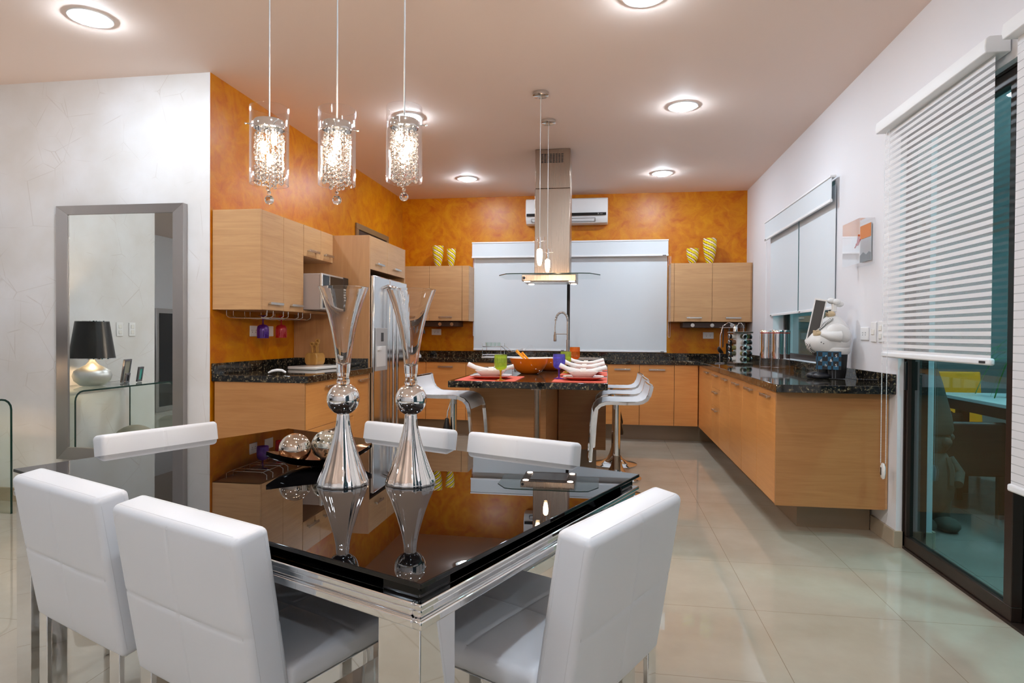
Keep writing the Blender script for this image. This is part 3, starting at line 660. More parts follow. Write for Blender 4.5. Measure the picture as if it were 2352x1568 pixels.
roller_blind('flat white roller blind on the back window, right of the faucet', True, -.466, .712, 2.33, 2.15, .990, 7.845, -1, 'flat roller blinds', cord=(.735, 1.17))
valance('white fabric valance over the side window above the granite counter', False, 4.84, 6.78, 2.165, 2.355, 1.585, -1, 'blind valances')
roller_blind('half lowered white roller blind on the side window, farther panel', False, 5.775, 6.715, 2.33, 2.16, 1.395, 1.624, -1, 'flat roller blinds', cord=(6.80, 1.17))
roller_blind('half lowered white roller blind on the side window, nearer panel above the chef figurine', False, 4.872, 5.755, 2.33, 2.16, 1.395, 1.624, -1, 'flat roller blinds')
single('hanging_cord', MB().tube([(1.60, 4.93, 1.395), (1.61, 4.97, 1.30), (1.612, 5.0, 1.2), (1.614, 5.0, 1.09)], .003, 6), SHEERF, 'white beaded cord hanging behind the chef figurine', 'cord')
# outlets & switches
def outlet(label, M, w_=.125, h_=.078, slots=True, group='wall outlets'):
    t = thing('wall_outlet', label, 'outlet', tuple(M.translation), group)
    def B(x0, x1, y0, y1, z0, z1): 
        m = MB().box(x0, x1, y0, y1, z0, z1); m.v = [tuple(M @ Vector(v)) for v in m.v]; return m
    part('plate', B(-w_/2, w_/2, -.008, 0, -h_/2, h_/2), WHITEP, t, bevel=.003)
    if slots:
        m = MB()
        for cx_ in (-.022, .022):
            for dx, dz, hh in ((-.007, .006, .007), (.007, .006, .009)): m.box(cx_+dx-.0012, cx_+dx+.0012, -.0088, -.008, dz-hh/2, dz+hh/2)
            m.box(cx_-.003, cx_+.003, -.0088, -.008, -.011, -.005)
        m.v = [tuple(M @ Vector(v)) for v in m.v]; part('sockets', m, DKGREY, t, False)
    return t
RX = Matrix.Rotation(-PI/2, 4, 'Z')   # plate facing -X
LX = Matrix.Rotation(PI/2, 4, 'Z')    # plate facing +X
outlet('white double outlet on the orange wall in the back right corner', Matrix.Translation((1.20, YB-.0005, 1.20)))
outlet('white double outlet on the orange back wall left of the blind', Matrix.Translation((-2.17, YB-.0005, 1.222)))
outlet('white outlet plate behind the hanging purple glass, left of the pair', Matrix.Translation((XL+.0005, 4.40, 1.21)) @ LX, .10, .08)
outlet('white outlet plate partly behind the hanging purple glass, right of the pair', Matrix.Translation((XL+.0005, 4.62, 1.21)) @ LX, .12, .08, False)
outlet('white square outlet on the white wall above the granite counter', Matrix.Translation((XR-.0005, 4.345, 1.218)) @ RX, .122, .082)
def switch(label, M, n):
    t = thing('light_switch', label, 'light switch', tuple(M.translation), 'light switches')
    def T(m): m.v = [tuple(M @ Vector(v)) for v in m.v]; return m
    part('plate', T(MB().box(-.038, .038, -.008, 0, -.062, .062)), WHITEP, t, bevel=.003)
    for k in range(n):
        z = (k-(n-1)/2)*.05; part('rocker', T(MB().box(-.018, .018, -.013, -.008, z-.016, z+.016)), WHITEC, t, bevel=.002)
switch('white single light switch beside the outlet on the right wall', Matrix.Translation((XR-.0005, 4.207, 1.228)) @ RX, 1)
switch('white double light switch nearest the striped blind on the right wall', Matrix.Translation((XR-.0005, 4.10, 1.228)) @ RX, 2)
switch('white double light switch on the side wall, nearer the mirror', Matrix.Translation((XW+.0005, 2.60, 1.22)) @ LX, 2)
switch('white light switch on the side wall, farther from the mirror', Matrix.Translation((XW+.0005, 2.45, 1.22)) @ LX, 2)
# grille frame high on the left wall
t = thing('wall_vent', 'taupe framed dark vent opening above the refrigerator housing', 'vent', (XL, 6.8, 2.0))
part('frame', MB().box(XL+.0005, XL+.02, 6.33, 7.31, 2.30, 2.36).box(XL+.0005, XL+.02, 6.33, 6.39, 1.98, 2.30).box(XL+.0005, XL+.02, 7.25, 7.31, 1.98, 2.30), pm('taupe_frame', srgb(128, 98, 62), .45), t, bevel=.002)
part('grille', MB().box(XL+.0005, XL+.006, 6.39, 7.25, 1.98, 2.30), DKGREY, t, False)
# ================================================ REFRIGERATOR
t = thing('refrigerator', 'stainless side by side refrigerator with ice dispenser in the oak housing', 'refrigerator', (-2.3, 5.49, 0))
FX, FZ = -1.93, 1.685
part('cabinet_body', MB().box(XL+.03, FX-.065, 5.06, 5.92, .02, FZ-.02), DKGREY, t)
split = 5.44
dl_ = part('door', MB().box(FX-.06, FX, 5.055, split-.004, .06, FZ), STEELF, t, bevel=.008, label='left freezer door')
dr_ = part('door', MB().box(FX-.06, FX, split+.004, 5.922, .06, FZ), STEELF, t, bevel=.008, label='right refrigerator door')
for d, yy in ((dl_, split-.050), (dr_, split+.050)):
    path = [(FX, yy, 1.62), (FX+.050, yy, 1.60), (FX+.055, yy, 1.56), (FX+.055, yy, .20), (FX+.050, yy, .16), (FX, yy, .14)]
    part('handle', MB().tube(path, .014, 12), CHROME, d, True, label='long vertical bar handle')
dp = part('dispenser', MB().box(FX, FX+.008, 5.075, 5.36, .88, 1.245), pm('dispenser_grey', srgb(176, 176, 176), .35), dl_, bevel=.003)
part('recess', MB().box(FX+.004, FX+.0095, 5.095, 5.315, .915, 1.09), pm('dispenser_recess', srgb(226, 226, 224), .4), dl_, bevel=.002)
part('display', MB().box(FX+.008, FX+.0095, 5.20, 5.26, 1.13, 1.205), DKGREY, dl_)
part('lever', MB().box(FX+.0095, FX+.03, 5.11, 5.16, 1.055, 1.088), WHITEP, dl_, bevel=.003)
part('badge', MB().box(FX, FX+.003, 5.83, 5.865, 1.58, 1.61), WHITEP, dr_)
# microwave
t = thing('microwave', 'silver microwave oven with dark glass door in the open niche', 'microwave', (-2.35, 4.75, 1.372))
part('casing', MB().box(XL+.06, -2.155, 4.525, 4.995, 1.376, 1.652), pm('microwave_grey', srgb(176, 166, 164), .35), t, bevel=.006)
d = part('door', MB().box(-2.154, -2.135, 4.515, 4.90, 1.378, 1.653), SILVER, t, bevel=.004)
part('window', MB().box(-2.135, -2.132, 4.53, 4.90, 1.392, 1.640), BLKGLASS, d, bevel=.001)
cp = part('control_panel', MB().box(-2.154, -2.133, 4.903, 4.997, 1.378, 1.653), BLACKP, t, bevel=.003)
m = MB()
for i in range(3):
    for j in range(5): m.box(-2.133, -2.1318, 4.922+i*.021, 4.936+i*.021, 1.46+j*.022, 1.472+j*.022)
part('buttons', m, SILV, cp, False)
part('dial', MB().lathe([(.013, 0), (.011, .01), (1e-5, .011)], n=20, M=Matrix.Translation((-2.133, 4.95, 1.42)) @ Matrix.Rotation(PI/2, 4, 'Y')), SILVER, cp, True)
# ---- stemware rack and two hanging glasses
t = thing('stemware_rack', 'chrome wire glass rack under the left wall cabinet', 'rack', (-2.45, 4.3, 1.30))
for i, y in enumerate((4.02, 4.10, 4.24, 4.31, 4.46, 4.53, 4.66)):
    part('wire', MB().tube([(-2.60, y, 1.350), (-2.60, y, 1.315), (-2.57, y, 1.298), (-2.33, y, 1.298), (-2.30, y, 1.315), (-2.30, y, 1.350)], .0028, 8), CHROME, t, True)
part('cross_wire', MB().tube([(-2.34, 4.02, 1.3035), (-2.34, 4.66, 1.3035)], .0028, 8).tube([(-2.58, 4.02, 1.3035), (-2.58, 4.66, 1.3035)], .0028, 8), CHROME, t, True)
def cglass(name, col):
    m, nt, b, o = mat(name); nt.nodes.remove(b)
    tr = nt.nodes.new('ShaderNodeBsdfTransparent'); tr.inputs[0].default_value = (*col, 1)
    df = nt.nodes.new('ShaderNodeBsdfTranslucent'); df.inputs[0].default_value = (*[min(1, c*1.1) for c in col], 1)
    d2 = nt.nodes.new('ShaderNodeBsdfDiffuse'); d2.inputs[0].default_value = (*col, 1)
    gl = nt.nodes.new('ShaderNodeBsdfGlossy'); gl.inputs['Roughness'].default_value = .02
    a = nt.nodes.new('ShaderNodeMixShader'); a.inputs[0].default_value = .4; nt.links.new(df.outputs[0], a.inputs[1]); nt.links.new(d2.outputs[0], a.inputs[2])
    b2 = nt.nodes.new('ShaderNodeMixShader'); b2.inputs[0].default_value = .2; nt.links.new(tr.outputs[0], b2.inputs[1]); nt.links.new(a.outputs[0], b2.inputs[2])
    c = nt.nodes.new('ShaderNodeMixShader'); nt.links.new(schlick(nt, .05), c.inputs[0]); nt.links.new(b2.outputs[0], c.inputs[1]); nt.links.new(gl.outputs[0], c.inputs[2])
    nt.links.new(c.outputs[0], o.inputs[0]); return m
PURPLE = cglass('purple_glass', (.42, .10, .75)); RED = cglass('red_glass', (.92, .16, .22)); LIME = cglass('lime_glass', (.80, .90, .28)); AMBER = cglass('amber_glass', (1.0, .55, .08)); BLUE = cglass('blue_violet_glass', (.50, .46, .95)); YELLOWG = cglass('yellow_glass', (.95, .72, .05)); VIOLETG = cglass('violet_stem_glass', (.42, .22, .85))
def goblet(label, x, y, z, colb, cols, flip=False, group='coloured goblets on the island', s=1.0):
    t = thing('goblet', label, 'glass', (x, y, z), group); k = -1 if flip else 1
    P = lambda prof: [(r*s, z+k*h*s) for r, h in prof]
    part('foot', MB().lathe(P([(1e-5, .0), (.036, .001), (.034, .004), (.008, .010), (.006, .022), (.0055, .058), (.010, .066)]), (x, y, 0), 28, cap=False), cols, t, True)
    part('bowl', MB().lathe(P([(.010, .066), (.027, .070), (.038, .082), (.0415, .100), (.0415, .135), (.040, .165), (.038, .165), (.0395, .135), (.0395, .101), (.036, .085), (.025, .074), (1e-5, .071)]), (x, y, 0), 28, cap=False), colb, t, True)
    return t
goblet('purple goblet hanging upside down from the wire rack, left of the pair', -2.45, 4.228, 1.324, PURPLE, PURPLE, True, 'goblets hanging from the rack')
goblet('red goblet hanging upside down from the wire rack, right of the pair', -2.45, 4.486, 1.326, RED, RED, True, 'goblets hanging from the rack')
# ---- left counter items
CZ = .9155
BAMBOO = wood('bamboo', srgb(176, 128, 62), srgb(206, 160, 92), .35, 'Z', seed=5)
kx, ky = -2.36, 4.96
t = thing('knife_block', 'round sided bamboo knife block with ring handled knives', 'knife block', (-2.33, 4.93, CZ))
RZK = Matrix.Translation((-2.36, 4.86, CZ+.0245)) @ Matrix.Rotation(math.radians(-10), 4, 'Z')
pts = [(x, z) for x, z in arc(0, .055, .062, -.62*PI+PI*.0, .30*PI-PI*.0, 1)]
ring = [(-.030, 0), (.030, 0)]+[(.062*math.cos(a), .058+.062*math.sin(a)) for a in [(-.9+.0)*1+(k/14)*(PI-.0+1.0) for k in range(0)]]
prof = [(-.045, 0), (.045, 0), (.058, .02), (.062, .05), (.055, .08), (.040, .098), (-.040, .098), (-.055, .08), (-.062, .05), (-.058, .02)]
part('block', MB().prism(prof, -.055, .055, RZK @ Matrix.Rotation(PI/2, 4, 'X')), BAMBOO, t, bevel=.006)
for (dx, dy, hh) in ((-.035, .03, .055), (-.02, -.01, .06), (.012, .02, .085), (.03, -.02, .06), (.0, .035, .075)):
    m = MB(); m.box(-.008, .008, -.004, .004, .096, .096+hh)
    m.lathe([(.009, -.007), (.019, -.007), (.019, .007), (.009, .007), (.009, -.007)], n=20, cap=False, M=Matrix.Translation((0, 0, .096+hh+.012)) @ Matrix.Rotation(PI/2, 4, 'X'))
    m.v = [tuple(RZK @ Matrix.Translation((dx, dy, 0)) @ Vector(v)) for v in m.v]
    part('knife', m, BAMBOO, t, bevel=.001)
m = MB().prism([(-.20, -.12), (.16, -.15), (.18, .12), (-.18, .14)], 0, .012, Matrix.Translation((-2.26, 4.70, CZ+.013)) @ Matrix.Rotation(math.radians(55), 4, 'Z'))
tr = single('serving_tray', MB().prism([(-.17, -.13), (.17, -.13), (.19, -.10), (.19, .10), (.17, .13), (-.17, .13), (-.19, .10), (-.19, -.10)], 0, .024, Matrix.Translation((-2.30, 4.74, CZ)) @ Matrix.Rotation(math.radians(80), 4, 'Z')), WHITEC, 'flat white rectangular tray under the bamboo knife block', 'tray', bevel=.006)
cm = MB(); path = [(-2.30, 4.04, CZ+.008), (-2.275, 4.045, CZ+.020), (-2.245, 4.055, CZ+.026), (-2.21, 4.06, CZ+.024), (-2.185, 4.065, CZ+.010)]
single('can_opener', cm.tube(path, .012, 12, rs=[.008, .012, .013, .012, .009], flat=.8), WHITEP, 'small white curved handheld gadget lying on the short granite worktop', 'kitchen gadget', smooth=True)
# ---- back counter items
t = thing('water_jug_base', 'white conical appliance base with grey bent hose on the back counter', 'appliance', (-2.33, 7.50, CZ))
part('base', MB().lathe([(.062, CZ), (.062, CZ+.02), (.045, CZ+.03), (.034, CZ+.11), (1e-5, CZ+.112)], (-2.32, 7.50, 0), 24), WHITEP, t, True)
part('stem', MB().cyl((-2.335, 7.50), .010, CZ+.11, CZ+.19), STEEL, t, True)
part('hose', MB().tube([(-2.274, 7.50, 1.235), (-2.270, 7.50, 1.275), (-2.25, 7.50, 1.262), (-2.225, 7.50, 1.235), (-2.222, 7.50, 1.20)], .013, 10), DKGREY, t, True)
# sink + faucet
t = thing('kitchen_faucet', 'tall spring neck faucet in front of the back window blinds', 'faucet', (-.475, 7.62, CZ))
fx, fy = -.472, 7.60
part('column', MB().cyl((fx, fy), .017, CZ, CZ+.22).cyl((fx, fy), .013, CZ+.22, 1.36).cyl((fx, fy), .024, CZ, CZ+.02), NICKEL, t, True)
sp = [(fx-.072+.072*math.cos(a), fy, 1.365+.10*math.sin(a)) for a in [PI*k/60 for k in range(61)]]
co = []
for k in range(0, 900):
    u_ = k/899; j = u_*60; i0 = int(min(59, j)); q = Vector(sp[i0]).lerp(Vector(sp[i0+1]), j-i0); a = PI*u_; nn = Vector((math.cos(a), 0, math.sin(a))); th = u_*2*PI*34
    co.append(q+nn*(.013*math.cos(th))+Vector((0, 1, 0))*(.013*math.sin(th)))
part('spring_neck', MB().tube(co, .0035, 5).tube(sp, .008, 8), NICKEL, t, True)
part('spray_hose', MB().tube([(fx-.144, fy, 1.365), (fx-.150, fy, 1.30), (fx-.152, fy, 1.22)], .007, 10), NICKEL, t, True)
part('spray_head', MB().lathe([(1e-5, 1.115), (.017, 1.118), (.017, 1.19), (.011, 1.205), (.011, 1.23), (1e-5, 1.232)], (fx-.152, fy, 0), 20, cap=False), STEEL, t, True)
part('support_arm', MB().tube([(fx, fy, 1.205), (fx-.152, fy, 1.205)], .005, 8), NICKEL, t, True)
single('sink_rim', MB().box(-.93, -.06, 7.29, 7.30, .9155, .922).box(-.93, -.06, 7.72, 7.73, .9155, .922).box(-.93, -.92, 7.30, 7.72, .9155, .922).box(-.07, -.06, 7.30, 7.72, .9155, .922).box(-.92, -.07, 7.30, 7.72, .9155, .9165), NICKEL, 'stainless sink rim set in the back granite counter', 'sink')
t = thing('dish_rack', 'chrome wire dish rack with two tiers left of the sink', 'dish rack', (-1.2, 7.45, CZ))
m = MB()
rx0, rx1, ry0, ry1 = -1.46, -.98, 7.34, 7.60
for z in (.955, 1.05):
    m.tube([(rx0, ry0, z), (rx0+.22, ry0, z), (rx0+.22, ry1, z), (rx0, ry1, z)], .0045, 6, closed=True)
    for k in range(9): m.tube([(rx0+.02+k*.022, ry0, z), (rx0+.02+k*.022, ry1, z)], .003, 5)
for x in (rx0, rx0+.22):
    for y in (ry0, ry1): m.tube([(x, y, CZ+.004), (x, y, 1.09)], .003, 6)
m.tube([(rx0+.22, ry0, 1.06), (rx0+.32, ry0, .985), (rx1, ry0, 1.03), (rx1, ry0, CZ+.004)], .003, 6).tube([(rx0+.22, ry1, 1.06), (rx0+.32, ry1, .985), (rx1, ry1, 1.03), (rx1, ry1, CZ+.004)], .003, 6)
part('frame', m, CHROME, t, True)
part('drip_tray', MB().box(rx0-.01, rx1+.02, ry0-.02, ry1+.02, CZ+.001, CZ+.016), WHITEP, t, bevel=.005)
for k in range(4):
    x = rx0+.04+k*.047
    single('drinking_glass', MB().lathe([(.019, 1.055), (.021, 1.10), (.019, 1.10), (.017, 1.057), (1e-5, 1.056)], (x, 7.42, 0), 20), GREENG, ('leftmost clear glass in the upper tier of the dish rack', 'second clear glass from the left in the dish rack', 'third clear glass from the left in the dish rack', 'rightmost clear glass in the upper tier of the dish rack')[k], 'glass', 'clear glasses in the dish rack', True)
m = MB().sphere((0, 0, 0), .062, 24, M=Matrix.Scale(.35, 4, Vector((0, 1, 0)))); m.v = [(v[0]-.90, v[1]+7.46, v[2]*1.25+.995) for v in m.v]
single('colander_lid', m, THIN, 'smoky transparent oval lid standing at the right end of the dish rack', 'lid', smooth=True)
# ---- swirled vases on wall cabinets
SW = swirl('swirled_yellow_glass')
def swvase(label, x, y, z, h, r, rot=0):
    prof = [(.45*r, 0), (.60*r, .12*h), (.85*r, .38*h), (.98*r, .65*h), (1.0*r, h), (.93*r, h), (.91*r, .65*h), (.79*r, .38*h), (.5*r, .12*h), (1e-5, .06*h)]
    m = MB().lathe([(a, b_+z) for a, b_ in prof], (x, y, 0), 36)
    o = single('swirled_vase', m, SW, label, 'vase', 'yellow and white swirled glass vases', True, base=(x, y, z)); o.rotation_euler = (0, 0, rot)
swvase('taller yellow and white swirled vase on the back left wall cabinet', -2.106, 7.70, 2.031, .265, .070, 1.0)
swvase('shorter yellow and white swirled vase on the back left wall cabinet', -1.935, 7.70, 2.031, .225, .056, 2.2)
swvase('short yellow and white swirled vase on the back right wall cabinet', .985, 7.70, 2.036, .185, .072, .3)
swvase('tall yellow and white swirled vase on the back right wall cabinet', 1.18, 7.70, 2.036, .300, .078, 2.6)
# ---- right counter items
def spice_rack():
    cx, cy = 1.30, 6.53
    t = thing('spice_rack', 'revolving steel spice rack filled with jars in the counter corner', 'spice rack', (cx, cy, CZ))
    A0 = math.radians(12)
    def sq(hw, z0, z1): return MB().prism([(hw*a, hw*b_) for a, b_ in ((-1, -1), (1, -1), (1, 1), (-1, 1))], z0, z1, Matrix.Translation((cx, cy, 0)) @ Matrix.Rotation(A0, 4, 'Z'))
    part('base', sq(.092, CZ, CZ+.020), STEEL, t, bevel=.003)
    part('top_plate', sq(.092, 1.225, 1.240), STEEL, t, bevel=.003)
    part('core', sq(.048, CZ+.02, 1.225), WHITEP, t)
    part('handle', MB().tube([(cx-.03, cy, 1.24), (cx-.028, cy, 1.30), (cx-.01, cy, 1.325), (cx+.01, cy, 1.325), (cx+.028, cy, 1.30), (cx+.03, cy, 1.24)], .003, 8), CHROME, t, True)
    SP = [pm('spice_a', srgb(120, 112, 60), .6), pm('spice_b', srgb(96, 62, 34), .6), pm('spice_c', srgb(205, 200, 190), .6), pm('spice_d', srgb(70, 70, 44), .6)]
    for side in range(4):
        for lv in range(5):
            M_ = Matrix.Translation((cx, cy, CZ+.052+lv*.056)) @ Matrix.Rotation(A0+side*PI/2, 4, 'Z')
            R_ = M_ @ Matrix.Translation((0, 0, 0)) @ Matrix.Rotation(PI/2, 4, 'Y')
            lvn = ('bottom', 'second lowest', 'middle', 'second highest', 'top')[lv]; sdn = ('right', 'back', 'left', 'front')[side]
            j = thing('spice_jar', 'small spice jar in the ' + lvn + ' row on the ' + sdn + ' face of the revolving rack', 'jar', tuple((M_ @ Vector((.08, 0, 0)))), 'spice jars in the revolving rack')
            part('glass_body', MB().lathe([(1e-5, .049), (.022, .049), (.022, .085), (.017, .090)], n=18, M=R_), SP[(side+lv) % 4], j, True)
            part('lid', MB().lathe([(.022, .0905), (.023, .093), (.023, .112), (.019, .115), (1e-5, .115)], n=18, M=R_), BLACKP, j, True)
            part('lid_rim', MB().lathe([(.0235, .109), (.0235, .1145), (.019, .1165), (.016, .1165), (.016, .1155)], n=18, cap=False, M=R_), CHROME, j, True)
    for k, (dx, dy) in enumerate(((-.045, -.03), (.01, -.045), (-.03, .03))):
        single('salt_mill', MB().lathe([(.018, 1.2405), (.018, 1.285), (.012, 1.29), (.014, 1.305), (1e-5, 1.308)], (cx+dx*1.2, cy+dy*1.2, 0), 16), (CHROME, THIN, CHROME)[k], ('chrome topped shaker at the left on the spice rack top', 'clear glass shaker at the front on the spice rack top', 'chrome shaker at the back on the spice rack top')[k], 'shaker', smooth=True)
spice_rack()
t = thing('utensil_stand', 'chrome arched stand with hanging black ladle and spatula beside the spice rack', 'utensil stand', (1.20, 6.72, CZ))
part('frame', MB().tube([(1.135, 6.70, CZ+.004), (1.14, 6.70, 1.20), (1.165, 6.70, 1.30), (1.22, 6.70, 1.335), (1.275, 6.70, 1.31), (1.30, 6.70, 1.26), (1.305, 6.76, CZ+.004)], .004, 8).tube([(1.08, 6.64, CZ+.004), (1.19, 6.76, CZ+.004)], .004, 8).tube([(1.13, 6.70, 1.28), (1.31, 6.70, 1.28)], .003, 8), CHROME, t, True)
m = MB().tube([(1.165, 6.684, 1.272), (1.163, 6.684, 1.08)], .006, 8, flat=1.0)
m.lathe([(1e-5, -.035), (.03, -.026), (.045, 0), (.043, 0), (.028, -.022), (1e-5, -.03)], n=20, cap=False, M=Matrix.Translation((1.145, 6.68, 1.055)) @ Matrix.Rotation(math.radians(55), 4, 'Y'))
single('ladle', m, BLACKP, 'black ladle hanging on the utensil stand in the corner', 'ladle', smooth=True, base=(1.163, 6.69, 1.05))
single('spatula', MB().tube([(1.225, 6.69, 1.275), (1.225, 6.69, 1.12)], .006, 8).box(1.195, 1.255, 6.686, 6.694, 1.01, 1.12), BLACKP, 'black slotted spatula hanging on the utensil stand behind the spice rack', 'spatula')
# canisters
for k, (x, y) in enumerate(((1.395, 5.90), (1.470, 5.805), (1.545, 5.885))):
    t = thing('canister', ('tall stainless canister with red ring, left of the three', 'tall stainless canister with red ring, front of the three', 'tall stainless canister with red ring, right of the three')[k], 'canister', (x, y, CZ), 'stainless canisters with red seal rings')
    part('glass_foot', MB().lathe([(.054, CZ), (.053, CZ+.004), (.049, CZ+.085), (.046, CZ+.085), (.049, CZ+.008), (1e-5, CZ+.006)], (x, y, 0), 28, cap=False), THIN, t, True)
    part('body', MB().cyl((x, y), .050, CZ+.086, 1.222, 32), CHROME, t, True)
    part('red_ring', MB().cyl((x, y), .0505, 1.2225, 1.230, 32), pm('red_rubber', srgb(176, 44, 22), .5), t, True)
    part('lid', MB().lathe([(.052, 1.2305), (.052, 1.245), (.045, 1.252), (1e-5, 1.253)], (x, y, 0), 32), CHROME, t, True)
# chef figurine
def chef():
    cx, cy = 1.50, 4.52
    t = thing('chef_figurine', 'round bellied chef figurine in white coat holding a slim chalkboard', 'figurine', (cx, cy, CZ))
    CW = pm('chef_coat_white', srgb(230, 230, 228), .35); SK = pm('chef_skin', srgb(206, 184, 148), .5); PT = pm('chef_trousers', srgb(24, 25, 28), .5); PTS = pm('trouser_stripe', srgb(120, 122, 128), .5)
    z = CZ
    # legs
    part('trousers', MB().lathe([(.062, z+.004), (.070, z+.05), (.074, z+.13), (.078, z+.19)], (cx+.012, cy, 0), 28).lathe([(.03, z+.02), (.034, z+.12)], (cx-.065, cy-.01, 0), 16), PT, t, True)
    st = MB()
    for a in range(7):
        an = PI*.85+a*.30
        st.tube([(cx+.012+r*math.cos(an), cy+r*math.sin(an), zz) for r, zz in ((.0635, z+.006), (.0712, z+.05), (.0752, z+.13), (.079, z+.185))], .0018, 5)
    part('pinstripe', st, PTS, t, True)
    SH = pm('chef_shoe', srgb(30, 32, 38), .35)
    for dx, dy in ((-.085, -.045), (-.105, .025)):
        m = MB().sphere((0, 0, 0), .042, 20, M=Matrix.Diagonal((1.35, .85, .62, 1))); m.v = [(v[0]+cx+dx, v[1]+cy+dy, max(z+.001, v[2]+z+.018)) for v in m.v]
        part('shoe', m, SH, t, True)
    # belly / coat: big drop leaning forward (towards -X)
    prof = [(.088, z+.175), (.098, z+.19), (.112, z+.22), (.118, z+.255), (.112, z+.30), (.098, z+.345), (.072, z+.385), (.048, z+.41), (.028, z+.425)]
    m = MB().lathe(prof, (0, 0, 0), 36)
    m.v = [(v[0]*1.0+cx-.01-.06*max(0, 1-abs(v[2]-(z+.24))/.12)*(1 if v[0] < 0 else .0)+(v[2]-(z+.18))*.02, v[1]*.85+cy, v[2]) for v in m.v]
    coat = part('coat', m, CW, t, True)
    part('coat_band', MB().lathe([(.089, z+.165), (.100, z+.180), (.100, z+.205), (.094, z+.21)], (cx+.004, cy, 0), 32, cap=False), CW, t, True)
    # arm
    m = MB().sphere((0, 0, 0), .075, 24, M=Matrix.Rotation(math.radians(28), 4, 'Y') @ Matrix.Diagonal((1.10, .55, .80, 1))); m.v = [(v[0]+cx+.01, v[1]+cy-.075, v[2]+z+.305) for v in m.v]
    part('arm', m, CW, t, True)
    part('forearm', MB().tube([(cx+.01, cy-.095, z+.285), (cx-.05, cy-.10, z+.285), (cx-.10, cy-.075, z+.30)], .03, 14, rs=[.04, .032, .018]), CW, t, True)
    hd = MB().sphere((cx-.112, cy-.068, z+.303), .016, 14)
    for k in range(4): hd.tube([(cx-.118, cy-.070-.002*k, z+.292+k*.009), (cx-.136, cy-.060, z+.292+k*.009), (cx-.140, cy-.045, z+.293+k*.009)], .0048, 6)
    hd.tube([(cx-.108, cy-.075, z+.315), (cx-.122, cy-.066, z+.326)], .005, 6)
    part('hand', hd, SK, t, True)
    # neckerchief (checked) down the front
    CK = checker('black_white_check', srgb(20, 20, 20), srgb(232, 232, 228), 130)
    part('neckerchief', MB().strip([(cx-.030, cy-.055, z+.405), (cx-.072, cy-.052, z+.37), (cx-.112, cy-.045, z+.325), (cx-.148, cy-.035, z+.275), (cx-.166, cy-.028, z+.235), (cx-.160, cy-.024, z+.20), (cx-.138, cy-.02, z+.175)], (.35, -1, 0), .020, .006), CK, t, True)
    # head: small, nose up, moustache; toque
    part('head', MB().sphere((cx-.022, cy-.01, z+.432), .030, 20, .75), SK, t, True)
    part('nose', MB().sphere((cx-.048, cy-.018, z+.438), .011, 12), SK, t, True)
    part('moustache', MB().tube([(cx-.050, cy-.034, z+.446), (cx-.052, cy-.018, z+.452), (cx-.046, cy+.006, z+.450)], .004, 8), PT, t, True)
    for dy in (-.030, -.008): part('eye', MB().sphere((cx-.036, cy+dy, z+.455), .0035, 8), BLACKP, t, True)
    part('toque_band', MB().lathe([(.020, z+.452), (.016, z+.475), (.018, z+.50)], (cx+.002, cy-.005, 0), 20), CW, t, True)
    tp = MB()
    for a, b_, c, r in ((-.018, 0, .522, .025), (.010, -.012, .514, .027), (.036, 0, .500, .025), (.008, .018, .512, .022)): tp.sphere((cx+a, cy+b_-.005, z+c), r, 18, .8)
    part('toque', tp, CW, t, True)
    bt = MB()
    for dx, dz in ((-.105, .245), (-.090, .236)): bt.sphere((cx+dx, cy-.0865-.006, z+dz), .0038, 8)
    part('button', bt, BLACKP, t, True)
    # apron with checks and letters
    AP = checker('teal_black_apron', srgb(22, 86, 118), srgb(14, 16, 20), 1/.030)
    M_ = Matrix.Translation((cx-.055, cy-.082, z+.125)) @ Matrix.Rotation(math.radians(-22), 4, 'Z')
    ap = MB().box(-.075, .075, -.002, .002, -.06, .06); ap.v = [tuple(M_ @ Vector(v)) for v in ap.v]
    a_ = part('apron', ap, AP, t, False)
    for ch, px_, pz_ in (('d', -.045, .0), ('&', .015, .0), ('r', -.015, .03), ('S', .045, .03), ('h', -.015, -.032), ('S', .045, -.032)):
        part('letter', text_mb(ch, .026, M_ @ Matrix.Translation((px_, -.003, pz_)) @ Matrix.Rotation(PI/2, 4, 'X'), .0006), CW, a_, False)
    # chalkboard
    MB_ = Matrix.Translation((cx-.120, cy-.035, z+.385)) @ Matrix.Rotation(math.radians(-25), 4, 'Z') @ Matrix.Rotation(math.radians(11), 4, 'Y')
    fr = MB(); 
    for a in ((-.038, .038, -.004, .004, -.15, -.138), (-.038, .038, -.004, .004, .138, .15), (-.038, -.030, -.004, .004, -.138, .138), (.030, .038, -.004, .004, -.138, .138)): fr.box(*a)
    fr.v = [tuple(MB_ @ Vector(v)) for v in fr.v]
    b_ = part('chalkboard_frame', fr, CW, t, bevel=.002)
    bb = MB().box(-.031, .031, -.001, .003, -.139, .139); bb.v = [tuple(MB_ @ Vector(v)) for v in bb.v]
    part('chalkboard', bb, DKGREY, b_, False)
chef()
